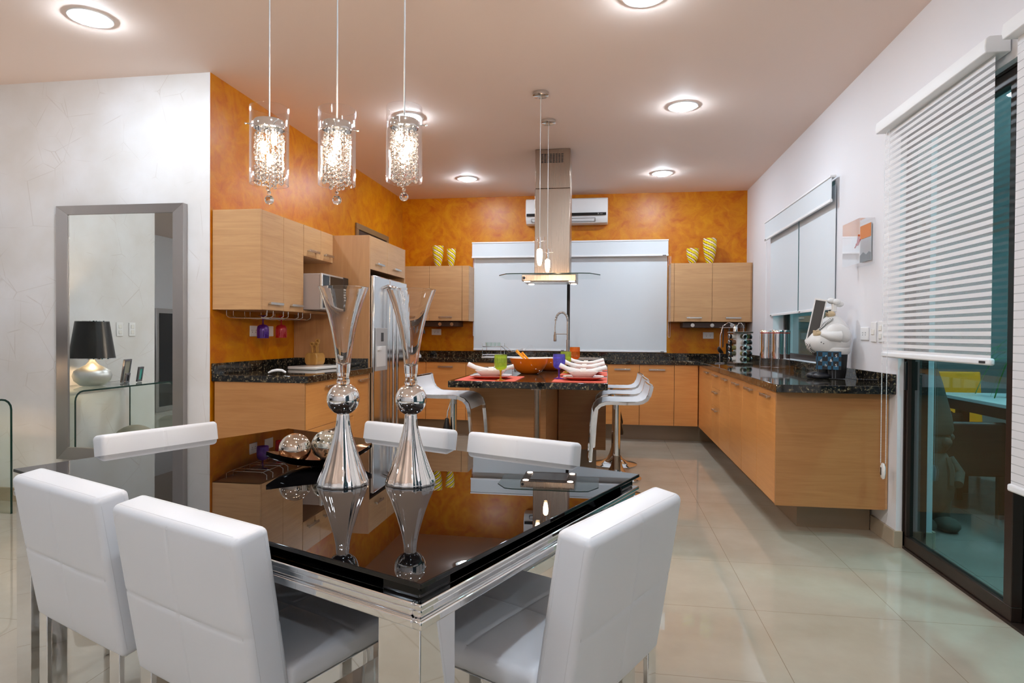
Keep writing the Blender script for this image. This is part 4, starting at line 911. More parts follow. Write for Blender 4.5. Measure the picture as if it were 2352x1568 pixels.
# wall art box
t = thing('wall_art', 'clear acrylic shadow box with orange print and red figure on the right wall', 'wall art', (1.59, 4.36, 1.657))
bx = (1.545, XR-.001, 4.215, 4.505, 1.657, 1.938)
m = MB().box(1.5445, 1.5475, *bx[2:]).box(1.5475, XR-.001, bx[2], bx[2]+.003, bx[4], bx[5]).box(1.5475, XR-.001, bx[3]-.003, bx[3], bx[4], bx[5]).box(1.5475, XR-.001, bx[2]+.003, bx[3]-.003, bx[5]-.003, bx[5]).box(1.5475, XR-.001, bx[2]+.003, bx[3]-.003, bx[4], bx[4]+.003)
part('acrylic_box', m, THIN, t, False)
pr_ = part('print', MB().box(XR-.010, XR-.006, 4.25, 4.42, 1.68, 1.915), pm('print_pale', srgb(190, 198, 204), .5), t, False)
part('print_band', MB().box(XR-.012, XR-.010, 4.25, 4.42, 1.83, 1.915), pm('print_orange', srgb(222, 130, 40), .5), t, False)
part('print_hills', MB().prism([(4.25, 1.68), (4.42, 1.68), (4.42, 1.725), (4.37, 1.742), (4.32, 1.722), (4.28, 1.738), (4.25, 1.728)], 0, .002, Matrix(((0, 0, -1, XR-.010), (1, 0, 0, 0), (0, 1, 0, 0), (0, 0, 0, 1)))), pm('print_grey', srgb(130, 140, 146), .5), t, False)
RDM = pm('red_lacquer', srgb(206, 40, 34), .3)
m = MB()
for a, b_ in (((1.585, 4.36, 1.80), (1.58, 4.325, 1.85)), ((1.585, 4.355, 1.79), (1.575, 4.30, 1.845)), ((1.585, 4.35, 1.785), (1.575, 4.285, 1.815)), ((1.585, 4.36, 1.80), (1.585, 4.40, 1.775))): m.tube([a, b_], .004, 6)
m.sphere((1.585, 4.365, 1.792), .009, 10)
part('red_figure', m, RDM, t, True)

# ================================================ ISLAND SETTINGS
IZ = .9005
def placemat(label, x0, x1, y0, y1):
    m = MB().prism([(x0+.01, y0), (x1-.01, y0), (x1, y0+.01), (x1, y1-.01), (x1-.01, y1), (x0+.01, y1), (x0, y1-.01), (x0, y0+.01)], IZ, IZ+.003)
    single('placemat', m, CORAL, label, 'placemat', 'coral placemats on the island')
def sqplate(hw, z0, rz, ex=4.0, n=48):
    pr = []
    return [((abs(math.cos(a))**(2/ex))*hw*math.copysign(1, math.cos(a)), (abs(math.sin(a))**(2/ex))*hw*math.copysign(1, math.sin(a))) for a in [2*PI*k/n for k in range(n)]]
def sqdish(layers, x, y, ex=4.0, n=48):
    m = MB(); vs = []; fs = []
    for hw, z in layers: vs += [(x+px, y+py, z) for px, py in sqplate(hw, z, 0, ex, n)]
    L = len(layers)
    for i in range(L-1):
        for k in range(n): fs.append((i*n+k, i*n+(k+1) % n, (i+1)*n+(k+1) % n, (i+1)*n+k))
    fs.append(tuple(range(n))[::-1]); fs.append(tuple(range((L-1)*n, L*n)))
    return m.add(vs, fs)
def setting(x, y, tag_, gob):
    z = IZ+.0035
    t = thing('dinner_plate', 'square white plate with coral underside, ' + tag_, 'plate', (x, y, z), 'square plates on the island')
    part('plate_top', sqdish([(.060, z+.006), (.132, z+.020), (.134, z+.023), (.130, z+.0225), (.060, z+.0095)], x, y), WHITEC, t, True)
    part('underside', sqdish([(.058, z), (.090, z+.003), (.131, z+.018), (.128, z+.019)], x, y), CORALC, t, True, label='coral coloured underside')
    zb = z+.012
    single('soup_bowl', sqdish([(.050, zb), (.055, zb+.001), (.098, zb+.042), (.100, zb+.045), (.096, zb+.044), (.052, zb+.006)], x, y, 5), WHITEC, 'square white bowl, ' + tag_, 'bowl', 'square bowls on the island', True)
    zn = zb+.040
    t = thing('rolled_napkin', 'rolled white napkin in a ring, ' + tag_, 'napkin', (x, y, zn), 'rolled napkins on the island')
    P = [(x-.155, y-.01, zn+.042), (x-.11, y-.01, zn+.022), (x-.05, y, zn+.010), (x, y, zn+.006), (x+.06, y, zn+.010), (x+.11, y+.005, zn+.020), (x+.15, y+.01, zn+.030)]
    part('cloth', MB().tube(P, .016, 14, rs=[.022, .019, .015, .012, .015, .018, .021], flat=.75), NAPKIN, t, True)
    part('napkin_ring', MB().tube([(x-.018, y, zn+.0075), (x+.018, y, zn+.0075)], .0165, 18), WHITEC, t, True)
placemat('coral woven placemat at the near left corner of the island', -.965, -.575, 3.935, 4.42)
placemat('coral woven placemat at the near right corner of the island', -.345, .0, 3.965, 4.44)
placemat('coral woven placemat second from the near end, right side of the island', -.345, .0, 4.62, 5.10)
placemat('coral woven placemat at the far right side of the island', -.345, .0, 5.28, 5.75)
setting(-.765, 4.15, 'on the left placemat', 0)
setting(-.155, 4.18, 'on the near right placemat', 0)
setting(-.17, 4.80, 'on the middle right placemat', 0)
setting(-.18, 5.45, 'on the far right placemat', 0)
goblet('lime green goblet with yellow stem beside the left plate', -.672, 3.975, IZ+.0035, LIME, YELLOWG)
goblet('blue violet goblet beside the near right plate', -.318, 4.22, IZ+.0035, BLUE, VIOLETG)
goblet('lime green goblet behind the blue violet goblet', -.315, 4.86, IZ+.0035, LIME, LIME, s=1.0)
goblet('amber orange goblet farthest down the island', -.285, 5.63, IZ+.0035, AMBER, AMBER, s=1.12)
def bowl(label, x, y, r, h):
    z = IZ
    t = thing('mixing_bowl', label, 'bowl', (x, y, z), 'orange bowls on the island')
    part('outer_shell', MB().lathe([(1e-5, z+.002)]+[(r*a, z+h*b_) for a, b_ in ((.42, 0), (.46, .02), (.64, .16), (.82, .42), (.93, .70), (1.0, 1.0), (.985, 1.0))], (x, y, 0), 48, cap=False), ORBOWL, t, True)
    part('inner_shell', MB().lathe([(r*a, z+h*b_) for a, b_ in ((.984, 1.0), (.965, .99), (.90, .70), (.79, .44), (.60, .18), (.35, .08))]+[(1e-5, z+.06*h)], (x, y, 0), 48, cap=False), WHITEC, t, True, label='white inside of the bowl')
bowl('large glossy orange bowl with white inside on the island', -.590, 4.80, .150, .118)
bowl('second orange bowl right behind the largest bowl', -.475, 5.24, .137, .106)
bowl('smallest orange bowl, last in the row of three', -.435, 5.56, .110, .090)
t = thing('serving_spoon', 'yellow orange serving spoon leaning out of the large orange bowl', 'spoon', (-.60, 4.80, .93))
SPM = pm('yellow_orange_plastic', srgb(246, 160, 10), .25)
part('handle', MB().tube([(-.575, 4.82, .935), (-.635, 4.80, 1.02), (-.690, 4.79, 1.075)], .011, 10, rs=[.010, .017, .023], flat=.5), SPM, t, True)
part('handle', MB().tube([(-.545, 4.84, .935), (-.605, 4.83, 1.01), (-.65, 4.82, 1.06)], .011, 10, rs=[.010, .016, .020], flat=.5), SPM, t, True)
single('glass_jar', MB().lathe([(.055, IZ), (.055, IZ+.045), (.052, IZ+.045), (.052, IZ+.005), (1e-5, IZ+.004)], (-.72, 5.15, 0), 24), THIN, 'low clear glass jar behind the left side of the large orange bowl', 'jar', smooth=True)

# ================================================ BAR STOOLS
def make_stool(SZ=.70):
    t = thing('bar_stool', '', 'bar stool', (0, 0, 0), 'chrome bar stools with white seats')
    # seat faces +X towards the footrest; curled back at -X
    path = []; K = .88
    for x, z in ((-.262, SZ+.125), (-.258, SZ+.10), (-.245, SZ+.058), (-.222, SZ+.026), (-.19, SZ+.008), (-.15, SZ), (-.05, SZ-.002), (.06, SZ), (.11, SZ-.004), (.15, SZ-.018), (.180, SZ-.045), (.195, SZ-.085)): path.append((x*K, 0, z))
    part('seat', MB().strip(path, (0, 1, 0), .176, .012), LEATHER, t, True)
    full = path + [(.205*K, 0, SZ-.16), (.215*K, 0, SZ-.26), (.222*K, 0, SZ-.36), (.226*K, 0, SZ-.42)]
    for s_ in (-1, 1):
        part('side_rail', MB().strip([(x, s_*.187, z-.003) for x, y, z in full], (0, 1, 0), .010, .024), CHROME, t, True)
    part('footrest', MB().tube([(.226*K, -.19, SZ-.42), (.235*K, -.12, SZ-.44), (.238*K, 0, SZ-.445), (.235*K, .12, SZ-.44), (.226*K, .19, SZ-.42)], .012, 12), CHROME, t, True)
    part('back_rail', MB().box(-.270*K, -.254*K, -.197, .197, SZ+.118, SZ+.131), CHROME, t, bevel=.002)
    part('under_plate', MB().box(-.09, .09, -.08, .08, SZ-.022, SZ-.012), CHROME, t, bevel=.003)
    part('column', MB().cyl((0, 0), .027, .30, SZ-.022, 28), CHROME, t, True)
    part('lower_column', MB().cyl((0, 0), .030, .03, .30, 28).cyl((0, 0), .0315, .296, .302, 28), STEEL, t, True)
    part('base', MB().lathe([(.205, 0), (.205, .008), (.17, .016), (.12, .028), (.075, .055), (.050, .10), (.034, .16), (.031, .20)], (0, 0, 0), 48), CHROME, t, True)
    lv = part('lever', MB().tube([(0, -.03, SZ-.03), (-.02, -.06, SZ-.12), (-.024, -.062, SZ-.18)], .005, 8), CHROME, t, True)
    part('grip', MB().lathe([(1e-5, SZ-.275), (.030, SZ-.265), (.031, SZ-.245), (.012, SZ-.165), (1e-5, SZ-.16)], (-.024, -.062, 0), 14, cap=False), BLACKP, lv, True)
    return t
st = make_stool(.785)
place(st, (-1.055, 4.27, 0), math.radians(-4)); st['label'] = 'chrome bar stool with white seat on the left side of the island'
st = make_stool(.715)
place(st, (.075, 4.77, 0), PI+math.radians(3)); st['label'] = 'nearest chrome and white bar stool on the right side of the island'
for (x, y), lb in (((.085, 5.36), 'middle chrome and white bar stool on the right side of the island'), ((.075, 5.93), 'farthest chrome and white bar stool on the right side of the island')):
    dup(st, (x, y, 0), PI+math.radians(3), lb)
# ================================================ DINING TABLE (local: x = short side, y = long side)
TT = 1.1565; TN = Vector((-.3132, 1.0451, 0)); LS, LL = 1.03, 1.655
e1 = Vector((math.cos(TT), math.sin(TT), 0)); e2 = Vector((-math.sin(TT), math.cos(TT), 0))
def tw(u, v, z=0): p = TN+e1*u+e2*v; return (p.x, p.y, z)
t = thing('dining_table', '', 'table', (0, 0, 0))
t['label'] = 'rectangular dining table with black glass top on a polished chrome frame'
BASE[t.name] = Vector((0, 0, 0))
top = part('glass_top', MB().box(0, LS, 0, LL, .7602, .770), BLKGLASS, t, bevel=.0015, label='black glass top')
part('under_panel', MB().box(.006, LS-.006, .006, LL-.006, .7245, .7325), BLKGLASS, t, bevel=.001, label='black glass under panel')
for (a, b_) in ((.06, .06), (LS-.06, .06), (.06, LL-.06), (LS-.06, LL-.06)):
    part('spacer_block', MB().box(a-.045, a+.045, b_-.045, b_+.045, .7327, .760), pm('black_chrome', (.03, .03, .03, 1), .08, 1), t, bevel=.004)
def rail(z0, z1, o_):
    m = MB()
    m.box(o_, LS-o_, o_, o_+.02, z0, z1).box(o_, LS-o_, LL-o_-.02, LL-o_, z0, z1).box(o_, o_+.02, o_+.02, LL-o_-.02, z0, z1).box(LS-o_-.02, LS-o_, o_+.02, LL-o_-.02, z0, z1); return m
part('frame_moulding', rail(.7215, .7335, .000), CHROME, t, bevel=.003)
part('frame_moulding', rail(.7035, .7213, .008), CHROME, t, bevel=.005)
part('frame_moulding', rail(.687, .7033, .000), CHROME, t, bevel=.003)
for (a, b_) in ((.006, .006), (LS-.106, .006), (.006, LL-.106), (LS-.106, LL-.106)):
    part('leg', MB().box(a, a+.10, b_, b_+.10, 0, .6868), CHROME, t, bevel=.002)
place(t, TN, TT)

# ================================================ DINING CHAIRS (local: faces +Y)
def make_chair():
    t = thing('dining_chair', '', 'chair', (0, 0, 0), 'white dining chairs')
    BM = Matrix.Translation((0, -.188, .415)) @ Matrix.Rotation(math.radians(9), 4, 'X')
    BH = .405; W_ = .460
    b_ = part('backrest', MB().pillow(W_, BH, .080, .016, BM, .006, (0,), (BH*.50,), .003), LEATHER, t, True)
    def ring(off, yy):
        hw, r = W_/2-off, .02
        pts = [(-hw, off+r), (-hw, BH-off-r), (-hw+r*.3, BH-off-r*.3), (-hw+r, BH-off), (0, BH-off), (hw-r, BH-off), (hw-r*.3, BH-off-r*.3), (hw, BH-off-r), (hw, off+r), (hw-r, off), (-hw+r, off)]
        return [BM @ Vector((x, yy, z)) for x, z in pts]
    stm = MB()
    for sg in (-1, 1): stm.tube(ring(.016, sg*.0402), .0007, 5, closed=True).tube(ring(.0006, sg*.026), .0006, 5, closed=True)
    part('stitching', stm, STITCH, b_, True)
    SM = Matrix(((1, 0, 0, 0), (0, 0, 1, -.165), (0, 1, 0, .489), (0, 0, 0, 1)))
    s_ = part('seat', MB().pillow(W_, .385, .054, .018, SM, .010, (0,), (.19,), .004), LEATHER, t, True)
    sm = MB(); hw = W_/2-.014
    sm.tube([(-hw, -.14, .5158), (-hw, .205, .5158), (hw, .205, .5158), (hw, -.14, .5158)], .0007, 5)
    part('stitching', sm, STITCH, s_, True)
    part('seat_frame', MB().box(-.217, -.205, -.215, .215, .420, .458).box(.205, .217, -.215, .215, .420, .458).box(-.205, .205, .203, .215, .420, .458).box(-.205, .205, -.215, -.203, .420, .458), CHROME, t, bevel=.002)
    for sx in (-1, 1):
        part('leg', MB().box(min(sx*.170, sx*.217), max(sx*.170, sx*.217), -.229, -.2155, 0, .44), CHROME, t, bevel=.002, label='flat chrome rear leg')
        part('leg', MB().box(min(sx*.170, sx*.217), max(sx*.170, sx*.217), .2155, .229, 0, .457), CHROME, t, bevel=.002, label='flat chrome front leg')
    return t
ch = make_chair()
# rotation so that chair +Y points to the table
def chair_pos(side, along, off):
    if side == 'near': p = tw(-off, along); rz = TT-PI/2
    if side == 'far': p = tw(LS+off, along); rz = TT+PI/2
    if side == 'right': p = tw(along, -off); rz = TT-math.radians(4)
    if side == 'left': p = tw(along, LL+off); rz = TT+PI
    return (p[0], p[1], 0), rz
spec = [('near', .588, -.176, 'white leather dining chair closest to the camera, left of the near table corner'),
        ('near', 1.118, -.176, 'white leather dining chair at the far left, half hidden behind the closest chair'),
        ('right', .500, -.070, 'white leather dining chair at the short right end of the table beside the walkway'),
        ('far', .520, -.09, 'white leather dining chair across the table in front of the kitchen island'),
        ('far', 1.070, -.10, 'white leather dining chair across the table behind the right glass vase'),
        ('left', .550, -.07, 'white leather dining chair at the left table end in front of the mirror')]
for i, (sd, al, off, lb) in enumerate(spec):
    p, rz = chair_pos(sd, al, off)
    if i == 0: place(ch, p, rz); ch['label'] = lb
    else: dup(ch, p, rz, lb)

# ================================================ ON THE TABLE
ZT_ = .7702
MERC = pm('mercury_silver_glass', (.88, .88, .88, 1), .02, 1)
VG = solid_glass('vase_crystal', (.99, .99, .99), 1.42)
def trumpet(label, x, y, s=1.0):
    t = thing('trumpet_vase', label, 'vase', (x, y, ZT_), 'tall trumpet vases on the dining table')
    z = lambda h: ZT_+h*s
    prof = [(.0705, 0), (.0715, .003), (.0700, .010), (.066, .022), (.056, .045), (.047, .070), (.038, .098), (.030, .125), (.0235, .150), (.019, .175), (.0175, .197), (.0165, .200)]
    part('base', MB().lathe([(r*s, z(h)) for r, h in prof], (x, y, 0), 96, flute=16, famp=.018), MERC, t, True, label='fluted mirror silver base')
    sp = [(.0165*s+1e-5, z(.199))]+[(max(.012, .0455*math.sin(a))*s, z(.243-.046*math.cos(a))) for a in [.36+k*(PI-.78)/24 for k in range(25)]]
    part('sphere', MB().lathe(sp, (x, y, 0), 48, cap=False), MERC, t, True, label='mirror silver ball')
    part('collar', MB().lathe([(.016*s, z(.284)), (.0185*s, z(.290)), (.0185*s, z(.296)), (.016*s, z(.300)), (.0165*s, z(.310)), (.0185*s, z(.318))], (x, y, 0), 32), VG, t, True)
    o_ = [(.0185, .3185), (.0205, .35), (.0235, .385), (.0290, .43), (.0370, .475), (.0480, .515), (.0720, .560)]
    o_ = [(.0185, .3185), (.0205, .345), (.0240, .378), (.0290, .412), (.0355, .447), (.0440, .482), (.0560, .522), (.0700, .560)]
    i_ = [(r-.0032, h) for r, h in o_[::-1]]
    i_ = [(a, b_) for a, b_ in i_ if b_ > .345]+[(.0165, .345), (1e-5, .338)]
    part('cup', MB().lathe([(1e-5, z(.3183))]+[(r*s, z(h)) for r, h in o_]+[(r*s, z(h)) for r, h in i_], (x, y, 0), 64, cap=False), VG, t, True, label='clear flared glass cup')
trumpet('tall mirror silver vase with clear flared cup, left of the pair', -.742, 1.705)
trumpet('tall mirror silver vase with clear flared cup, right of the pair', -.556, 1.748, .992)
# boat tray
def boat():
    c = Vector((-.862, 1.975, ZT_))
    lp = Vector((-1.042, 1.835, 0)); rp = Vector((-.790, 2.030, 0))
    ax = math.atan2(rp.y-lp.y, rp.x-lp.x); L = .168; W_ = .100
    cc = (lp+rp)/2
    t = thing('boat_tray', 'dark boat shaped dish with upturned pointed ends holding two glass balls', 'dish', (cc.x, cc.y, ZT_))
    M_ = Matrix.Translation((cc.x, cc.y, 0)) @ Matrix.Rotation(ax, 4, 'Z')
    def surf(off, flip):
        n, m_ = 40, 16; vs = []; fs = []
        for i in range(n+1):
            s_ = -1+2*i/n; hw = W_*math.cos(s_*PI/2)**.85*(1 if abs(s_) < 1 else 0)+.0008
            spine = ZT_+.003+off+.042*abs(s_)**2.6; edge = ZT_+.035+.024*abs(s_)**2.2
            for j in range(m_+1):
                v = -1+2*j/m_; zz = spine+(edge+off*.2-spine)*abs(v)**2.2
                vs.append(M_ @ Vector((s_*L, v*hw*(1-off*1.5), zz)))
        for i in range(n):
            for j in range(m_):
                q = (i*(m_+1)+j, (i+1)*(m_+1)+j, (i+1)*(m_+1)+j+1, i*(m_+1)+j+1); fs.append(q[::-1] if flip else q)
        return vs, fs
    part('outer_shell', MB().add(*surf(0, True)), pm('black_lacquer', srgb(12, 12, 13), .05, 0, .5, ior=1.5), t, True)
    part('inner_shell', MB().add(*surf(.005, False)), pm('bronze_leaf', srgb(150, 112, 84), .18, 1), t, True, label='bronze coloured inside')
    fo = MB().lathe([(.03, ZT_), (.035, ZT_+.006)], (cc.x, cc.y, 0), 24); part('foot', fo, BLACKP, t, True)
    return cc
cc = boat()
CRK = mat('mosaic_mirror_glass'); _m, _nt, _b, _o = CRK
_tc = _nt.nodes.new('ShaderNodeTexCoord'); _v = N(_nt, 'ShaderNodeTexVoronoi', Scale=85.0); _nt.links.new(_tc.outputs['Object'], _v.inputs['Vector'])
_r = ramp(_nt, [(.0, srgb(30, 34, 34)), (.30, srgb(200, 205, 195)), (1, srgb(240, 240, 232))]); _sc = N(_nt, 'ShaderNodeSeparateColor'); _nt.links.new(_v.outputs['Color'], _sc.inputs[0]); _nt.links.new(_sc.outputs[0], _r.inputs[0]); _nt.links.new(_r.outputs[0], _b.inputs['Base Color'])
_bp = N(_nt, 'ShaderNodeBump', Strength=1.0, Distance=.04); _nt.links.new(_sc.outputs[1], _bp.inputs['Height']); _nt.links.new(_bp.outputs[0], _b.inputs['Normal']); _b.inputs['Metallic'].default_value = .85; _b.inputs['Roughness'].default_value = .08
MIRB = mat('mercury_ball'); _m2, _nt, _b, _o = MIRB; _b.inputs['Metallic'].default_value = 1; _b.inputs['Base Color'].default_value = srgb(214, 204, 192); _b.inputs['Roughness'].default_value = .03
single('decorative_ball', MB().sphere((-.987, 1.896, .8285), .0495, 48), _m2, 'smooth mirrored glass ball in the left part of the boat dish', 'decorative ball', smooth=True)
single('decorative_ball', MB().sphere((-.905, 1.957, .8310), .0520, 48), CRK[0], 'crackled mosaic glass ball on the right in the boat dish', 'decorative ball', smooth=True)

# ================================================ CRYSTAL PENDANTS OVER THE TABLE
BEAD = solid_glass('crystal_bead', (1, .97, .94), 1.5)
HOT = emit('halogen_capsule', (1.0, .80, .62), 900.0)
def crystal_pendant(label, x, y, zb, rz):
    t = thing('pendant_light', label, 'pendant light', (0, 0, 0), 'crystal pendants over the dining table')
    H_ = .235; R_ = .057
    Z0 = 0.0
    part('cord', MB().tube([(0, 0, H_-.045), (0, 0, ZC-zb-.02)], .0024, 8), CORD, t, True)
    part('canopy', MB().lathe([(1e-5, ZC-zb-.022), (.045, ZC-zb-.022), (.05, ZC-zb-.002), (1e-5, ZC-zb-.001)], (0, 0, 0), 28, cap=False), CHROME, t, True)
    part('glass_shade', MB().lathe([(R_, 0), (R_, H_), (R_-.003, H_), (R_-.003, 0), (R_, 0)], (0, 0, 0), 48, cap=False), THIN, t, True)
    part('cap', MB().lathe([(1e-5, H_-.040), (.043, H_-.040), (.0455, H_-.044), (.0455, H_-.066), (.041, H_-.067), (.041, H_-.050), (1e-5, H_-.049)], (0, 0, 0), 40, cap=False), CHROME, t, True)
    for k in range(3):
        a = 2*PI*k/3+.5
        part('support_pin', MB().tube([(.043*math.cos(a), .043*math.sin(a), H_-.052), ((R_+.012)*math.cos(a), (R_+.012)*math.sin(a), H_-.052)], .0018, 6).sphere(((R_+.012)*math.cos(a), (R_+.012)*math.sin(a), H_-.052), .0035, 8), CHROME, t, True)
    m = MB(); rnd = random.Random(3)
    for k in range(15):
        a = 2*PI*k/15; r = .038; z = H_-.078
        while z > .012:
            s_ = rnd.choice((.0045, .0058, .0076)); m.sphere((r*math.cos(a), r*math.sin(a), z-s_), s_, 8); z -= 2*s_+.0012
    for k in range(6):
        a = 2*PI*k/6+.3; r = .018; z = .075
        while z > -.004:
            s_ = rnd.choice((.0052, .0066)); m.sphere((r*math.cos(a), r*math.sin(a), z-s_), s_, 8); z -= 2*s_+.0012
    part('crystal_strands', m, BEAD, t, 'auto', stuff=True)
    for bx_, by_, bz_ in ((.012, -.006, .122), (-.014, .008, .095), (.006, .012, .060)):
        part('bulb', MB().lathe([(1e-5, bz_), (.008, bz_+.004), (.009, bz_+.03), (1e-5, bz_+.038)], (bx_, by_, 0), 14, cap=False), HOT, t, True)
    part('crystal_drop', MB().sphere((0, 0, -.046), .0145, 10).sphere((0, 0, -.024), .006, 8).tube([(0, 0, -.02), (0, 0, .04)], .0008, 5), BEAD, t, False)
    place(t, (x, y, zb), rz); t['label'] = label
    return t
crystal_pendant('crystal filled glass pendant over the dining table, leftmost of the three', -1.028, 1.808, 1.652, .9)
crystal_pendant('crystal filled glass pendant over the dining table, middle of the three', -.838, 1.872, 1.660, 2.4)
crystal_pendant('crystal filled glass pendant over the dining table, rightmost of the three', -.640, 1.930, 1.678, 4.0)

# ================================================ MIRROR CORNER
t = thing('wall_mirror', 'tall floor length mirror in a wide pewter frame on the white wall', 'mirror', (-3.27, YW-.03, .317))
mx0, mx1, mz0, mz1 = -3.755, -2.795, .317, 2.058
fy0, fy1 = 3.835, YW-.001
FW = .083
def trapz(a, b_):   # mitred frame bar between outer pts a and inner pts b
    m = MB(); vs = [(a[0][0], fy0, a[0][1]), (a[1][0], fy0, a[1][1]), (b_[1][0], fy0+.008, b_[1][1]), (b_[0][0], fy0+.008, b_[0][1])]
    vs += [(v[0], fy1, v[2]) for v in vs]; return m.add(vs, [(0, 1, 2, 3), (7, 6, 5, 4), (0, 4, 5, 1), (1, 5, 6, 2), (2, 6, 7, 3), (3, 7, 4, 0)])
O = [(mx0, mz0), (mx1, mz0), (mx1, mz1), (mx0, mz1)]; I = [(mx0+FW, mz0+FW), (mx1-FW, mz0+FW), (mx1-FW, mz1-FW*.72), (mx0+FW, mz1-FW*.72)]
for k in range(4): part('frame_bar', trapz((O[k], O[(k+1) % 4]), (I[k], I[(k+1) % 4])), MFRAME, t, bevel=.001)
part('mirror_glass', MB().box(mx0+FW-.004, mx1-FW+.004, 3.852, 3.860, mz0+FW-.004, mz1-FW*.72+.004), MIRROR, t, False)
# glass console along the side wall
KX0, KX1, KY0, KY1, KZ = -4.30, -3.86, 2.53, 3.60, .755
t = thing('console_table', 'bent clear glass console table against the side wall beside the mirror', 'console table', (-4.08, 3.06, 0))
pth = [(0, KY0, 0), (0, KY0, KZ-.07)] + [(0, KY0+.07-.07*math.cos(a), KZ-.07+.07*math.sin(a)) for a in (.4, .8, 1.2, 1.57)] + [(0, KY1-.07+.07*math.sin(a), KZ-.07+.07*math.cos(a)) for a in (0, .4, .8, 1.2, 1.57)] + [(0, KY1, 0)]
mid = (KX0+KX1)/2
b_ = part('glass_sheet', MB().strip([(mid, y, z) for x, y, z in pth], (1, 0, 0), (KX1-KX0)/2, .012), GREENG, t, True, label='bent clear glass sheet')
part('polished_edge', MB().strip([(KX1+.0015, y, z) for x, y, z in pth], (1, 0, 0), .0018, .0125), GEDGE, b_, True, label='dark green glass edge')
part('polished_edge', MB().strip([(KX0-.0015, y, z) for x, y, z in pth], (1, 0, 0), .0018, .0125), GEDGE, b_, True, label='dark green glass edge')
LX_, LY_ = -4.08, 3.20; KT = KZ+.0065
t = thing('table_lamp', 'table lamp with squat silver base and tapered black shade on the glass console', 'lamp', (LX_, LY_, KT))
part('base', MB().lathe([(.062, KT), (.085, KT+.008), (.125, KT+.045), (.138, KT+.085), (.125, KT+.122), (.085, KT+.150), (.045, KT+.172), (.026, KT+.200), (.022, KT+.245), (1e-5, KT+.25)], (LX_, LY_, 0), 48), SILVER, t, True)
SHADE = pm('black_shade', srgb(14, 13, 14), .28)
sh = part('lamp_shade', MB().lathe([(.162, KT+.222), (.118, KT+.520), (.1165, KT+.520), (.1605, KT+.222), (.162, KT+.222)], (LX_, LY_, 0), 48, cap=False), SHADE, t, True)
part('shade_trim', MB().lathe([(.163, KT+.219), (.163, KT+.226), (.160, KT+.226), (.160, KT+.219), (.163, KT+.219)], (LX_, LY_, 0), 48, cap=False).lathe([(.119, KT+.517), (.119, KT+.523), (.116, KT+.523), (.116, KT+.517), (.119, KT+.517)], (LX_, LY_, 0), 48, cap=False), CHROME, sh, True)
part('bulb', MB().sphere((LX_, LY_, KT+.33), .032, 20), emit('incandescent_bulb', (1.0, .66, .36), 90.0), t, True)
part('stem', MB().cyl((LX_, LY_), .008, KT+.25, KT+.30, 12), CHROME, t, True)
def photo_frame(label, x, y, w_, h_, rz, ins):
    z = KT+.001
    M_ = Matrix.Translation((x, y, z)) @ Matrix.Rotation(rz, 4, 'Z') @ Matrix.Rotation(math.radians(8), 4, 'X')
    t = thing('photo_frame', label, 'photo frame', (x, y, z), 'photo frames on the glass console')
    def T(m): m.v = [tuple(M_ @ Vector(v)) for v in m.v]; return m
    b = .018
    part('frame', T(MB().box(-w_/2, w_/2, -.008, .008, 0, b).box(-w_/2, w_/2, -.008, .008, h_-b, h_).box(-w_/2, -w_/2+b, -.008, .008, b, h_-b).box(w_/2-b, w_/2, -.008, .008, b, h_-b)), pm('frame_steel', srgb(120, 120, 130), .25, .8), t, bevel=.002)
    part('picture', T(MB().box(-w_/2+b, w_/2-b, -.003, .004, b, h_-b)), ins, t, False)
photo_frame('large steel photo frame on the glass console', -4.13, 2.80, .15, .20, math.radians(70), pm('photo_a', srgb(150, 146, 130), .3))
photo_frame('tiny dark photo frame in front of the large one on the console', -4.06, 2.86, .06, .085, math.radians(80), BLACKP)
photo_frame('small photo frame with a turquoise picture on the glass console', -4.08, 2.69, .085, .13, math.radians(75), pm('photo_b', srgb(70, 170, 160), .3))
single('stone_sphere', MB().sphere((-4.06, 2.765, .195), .195, 28), pm('rough_stone', srgb(150, 145, 130), .9, bump=(30, .6, .01)), 'rough beige stone ball on the floor under the glass console', 'stone ball', smooth=True)
# dark cabinet and leaning mirror deep in the living area, seen in the mirror
t = thing('dark_cabinet', 'dark wood wall unit deep in the living area, seen only in the mirror', 'cabinet', (-7.4, -.4, 0))
part('body', MB().box(-7.9, -7.3, -2.6, 1.2, 0, 1.25), pm('dark_wenge', srgb(34, 28, 26), .3), t, bevel=.004)
for k in range(4): part('door', MB().box(-7.299, -7.28, -2.58+k*.95, -1.66+k*.95, .05, 1.2), pm('dark_wenge_door', srgb(40, 33, 30), .25), t, bevel=.003)
t = thing('leaning_mirror', 'dark framed mirror leaning in the living area, seen only in the wall mirror', 'mirror', (-6.6, -1.0, 0))
part('frame', MB().box(-6.66, -6.60, -1.5, -.75, 0, 1.55), MFRAME, t, bevel=.004)
part('panel', MB().box(-6.60, -6.595, -1.43, -.82, .08, 1.48), BLKGLASS, t, False)

